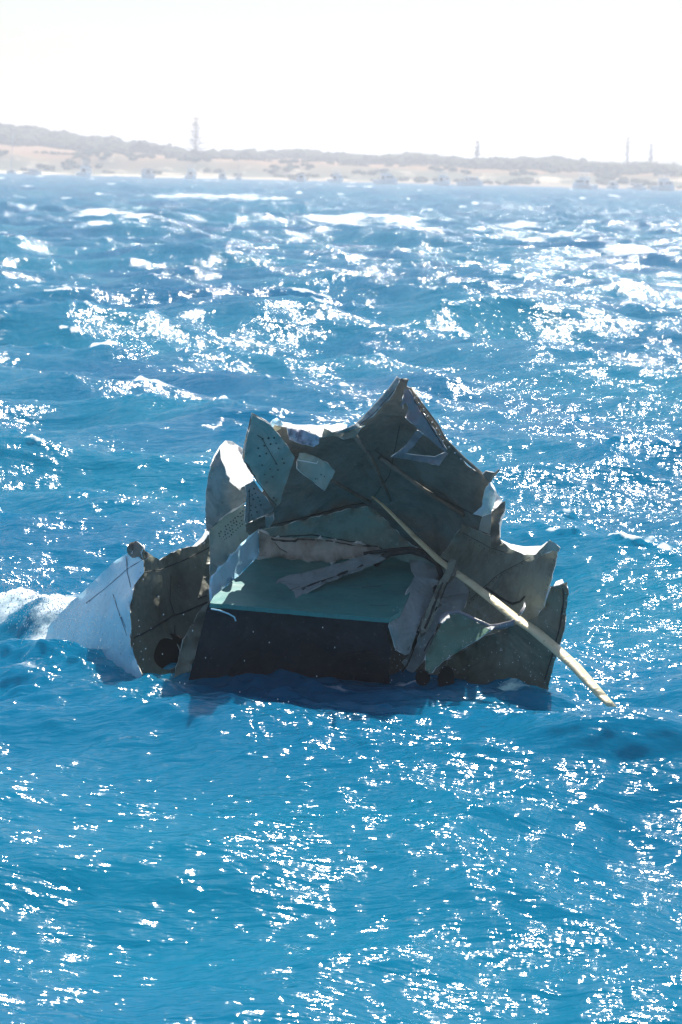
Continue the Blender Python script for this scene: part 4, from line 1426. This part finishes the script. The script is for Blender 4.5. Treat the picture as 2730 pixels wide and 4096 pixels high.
def cruiser(kind):
    root = empty('motor_cruiser' if kind != 'yacht' else 'sailing_yacht', (0, 0, 0))
    m = MB()
    L, W, H = (9.5, 3.6, 1.5) if kind != 'yacht' else (10.5, 3.2, 1.1)
    hull_mesh(m, L, W, H)
    m.build('hull', M_hull, root)
    m = MB()
    m.tube([(-L / 2, -W * .46, H + .04), (0, -W * .5, H * 1.1), (L * .3, -W * .34, H * 1.22), (L * .49, 0, H * 1.4), (L * .3, W * .34, H * 1.22), (0, W * .5, H * 1.1), (-L / 2, W * .46, H + .04)], .06, 5)
    m.build('rubbing_strake', M_hullblue, root)
    m = MB()
    ch = 1.7 if kind != 'yacht' else .6
    cw = W * .74
    x0, x1 = -L * .18, L * .22
    m.add([(x0, -cw / 2, H), (x1 + .9, -cw / 2, H), (x1, -cw * .44, H + ch), (x0, -cw * .44, H + ch), (x0, cw / 2, H), (x1 + .9, cw / 2, H), (x1, cw * .44, H + ch), (x0, cw * .44, H + ch)],
          [(0, 1, 2, 3), (4, 7, 6, 5), (3, 2, 6, 7), (0, 3, 7, 4), (1, 5, 6, 2), (0, 4, 5, 1)])
    m.build('cabin', M_hull, root)
    m = MB()
    for s in (-1, 1):
        m.box(((x0 + x1) / 2, s * (cw * .465 + .03), H + ch * .62), ((x1 - x0) * .8, .05, ch * .34))
    m.box((x1 + .42, 0, H + ch * .62), (.06, cw * .8, ch * .36), rot=Matrix.Rotation(-.45, 3, 'Y'))
    m.box((x0 - .03, 0, H + ch * .5), (.05, cw * .5, ch * .7))
    m.build('windscreen', M_glass, root)
    if kind == 'flybridge':
        m = MB()
        m.box((x0 + 1.2, 0, H + ch + .35), (2.6, cw * .8, .6))
        m.build('flybridge', M_hull, root)
        m = MB()
        for sx_ in (x0 + .3, x0 + 2.3):
            for s in (-1, 1):
                m.tube([(sx_, s * cw * .36, H + ch + .5), (sx_, s * cw * .36, H + ch + 1.9)], .05, 5)
        m.box((x0 + 1.3, 0, H + ch + 1.95), (3.0, cw * .9, .12))
        m.build('bimini_top', M_hull, root)
    if kind == 'hardtop':
        m = MB()
        m.box((x0 - .7, 0, H + ch + .06), (L * .5, cw * .98, .12))
        for s in (-1, 1):
            m.tube([(x0 - 1.6, s * cw * .42, H), (x0 - 1.6, s * cw * .42, H + ch)], .05, 5)
        m.build('hardtop', M_hullblue, root)
    m = MB()
    if kind == 'yacht':
        m.tube([(.6, 0, H), (.6, 0, 14.5)], [.13, .08], 6)
        m.build('mast', M_mast, root)
        m = MB()
        m.tube([(.6, 0, H + 1.4), (-3.6, 0, H + 1.5)], .14, 6)
        m.build('boom', M_mast, root)
    else:
        m.tube([(x0 + .4, .3, H + ch), (x0 + .2, .3, H + ch + 3.0)], [.04, .02], 5)
        m.build('antenna', M_mast, root)
    m = MB()
    for s in (-1, 1):
        pts = [(0, s * W * .47, H * 1.1 + .6), (L * .3, s * W * .32, H * 1.22 + .6), (L * .47, 0, H * 1.4 + .6)]
        m.tube(pts, .03, 4)
        for p in pts[:2]:
            m.tube([p, (p[0], p[1], p[2] - .6)], .03, 4)
    m.build('bow_rail', M_mast, root)
    return root


protos = {k: cruiser(k) for k in ('flybridge', 'hardtop', 'yacht')}
used = set()
BOATS = [(45, 700, 'yacht', 1.05, 100, 950, 'white sailing yacht with a tall mast at the left edge, before the beach'),
         (130, 702, 'hardtop', .7, 25, 980, 'small pale boat just right of the masted yacht at the left edge'),
         (342, 702, 'flybridge', .98, 75, 960, 'white flybridge cruiser moored off the left end of the beach'),
         (588, 706, 'hardtop', 1.0, 110, 960, 'white hardtop cruiser moored left of the tallest pine'),
         (767, 710, 'flybridge', .92, 80, 960, 'white flybridge cruiser moored right below the tallest pine'),
         (890, 714, 'hardtop', .75, 100, 960, 'small white hardtop boat moored right of the tallest pine'),
         (955, 712, 'yacht', .8, 95, 1000, 'sailing yacht with a thin bare mast in the left centre'),
         (1208, 719, 'hardtop', .85, 85, 960, 'pale hardtop boat moored off the sandy dunes near the centre'),
         (1348, 721, 'flybridge', .85, 60, 960, 'white flybridge cruiser moored at the centre of the shore'),
         (1548, 727, 'flybridge', 1.0, 40, 960, 'white flybridge cruiser moored right of the centre'),
         (1776, 732, 'flybridge', .95, 60, 960, 'hazy flybridge cruiser moored left of the pale pine'),
         (1885, 735, 'hardtop', 1.0, 30, 960, 'hazy hardtop cruiser moored below the pale pine'),
         (2335, 745, 'flybridge', 1.08, 130, 950, 'hazy flybridge cruiser moored below the wooded mound'),
         (2455, 748, 'hardtop', .85, 70, 950, 'small hardtop boat moored below the wide low tree'),
         (2660, 752, 'flybridge', 1.1, 45, 950, 'largest hazy cruiser, moored nearest the right edge'),
         (2550, 750, 'hardtop', .7, 20, 960, 'small low boat moored left of the largest hazy cruiser')]
for px, py, kind, sc, hd, Y, lab in BOATS:
    o = protos[kind] if kind not in used else copy_tree(protos[kind])
    used.add(kind)
    c = P(px, py, Y)
    o.location = (c.x, Y, -.05)
    o.rotation_euler = (R(random.uniform(-3, 3)), 0, R(hd))
    o.scale = (sc, sc, sc)
    tag(o, lab, 'sailing yacht' if kind == 'yacht' else 'motor boat', 'boats moored off the far shore')

# ------------------------------------------------------------------ haze
HX_, HY0, HY1, HZ0, HZ1 = 9500, -9500, 9500, -4.5, 46
me = bpy.data.meshes.new('haze')
me.from_pydata([(x, y, z) for x in (-HX_, HX_) for y in (HY0, HY1) for z in (HZ0, HZ1)], [],
               [(0, 1, 3, 2), (4, 6, 7, 5), (0, 4, 5, 1), (2, 3, 7, 6), (0, 2, 6, 4), (1, 5, 7, 3)])
mh = bpy.data.materials.new('haze_air')
mh.use_nodes = True
t = mh.node_tree
t.nodes.remove(t.nodes['Principled BSDF'])
pv = t.nodes.new('ShaderNodeVolumePrincipled')
pv.inputs['Color'].default_value = (.86, .85, .90, 1)
pv.inputs['Density'].default_value = .00055
pv.inputs['Anisotropy'].default_value = .3
t.links.new(pv.outputs[0], t.nodes['Material Output'].inputs['Volume'])
me.materials.append(mh)
hz = bpy.data.objects.new('haze', me)
COL.objects.link(hz)
tag(hz, kind='stuff')
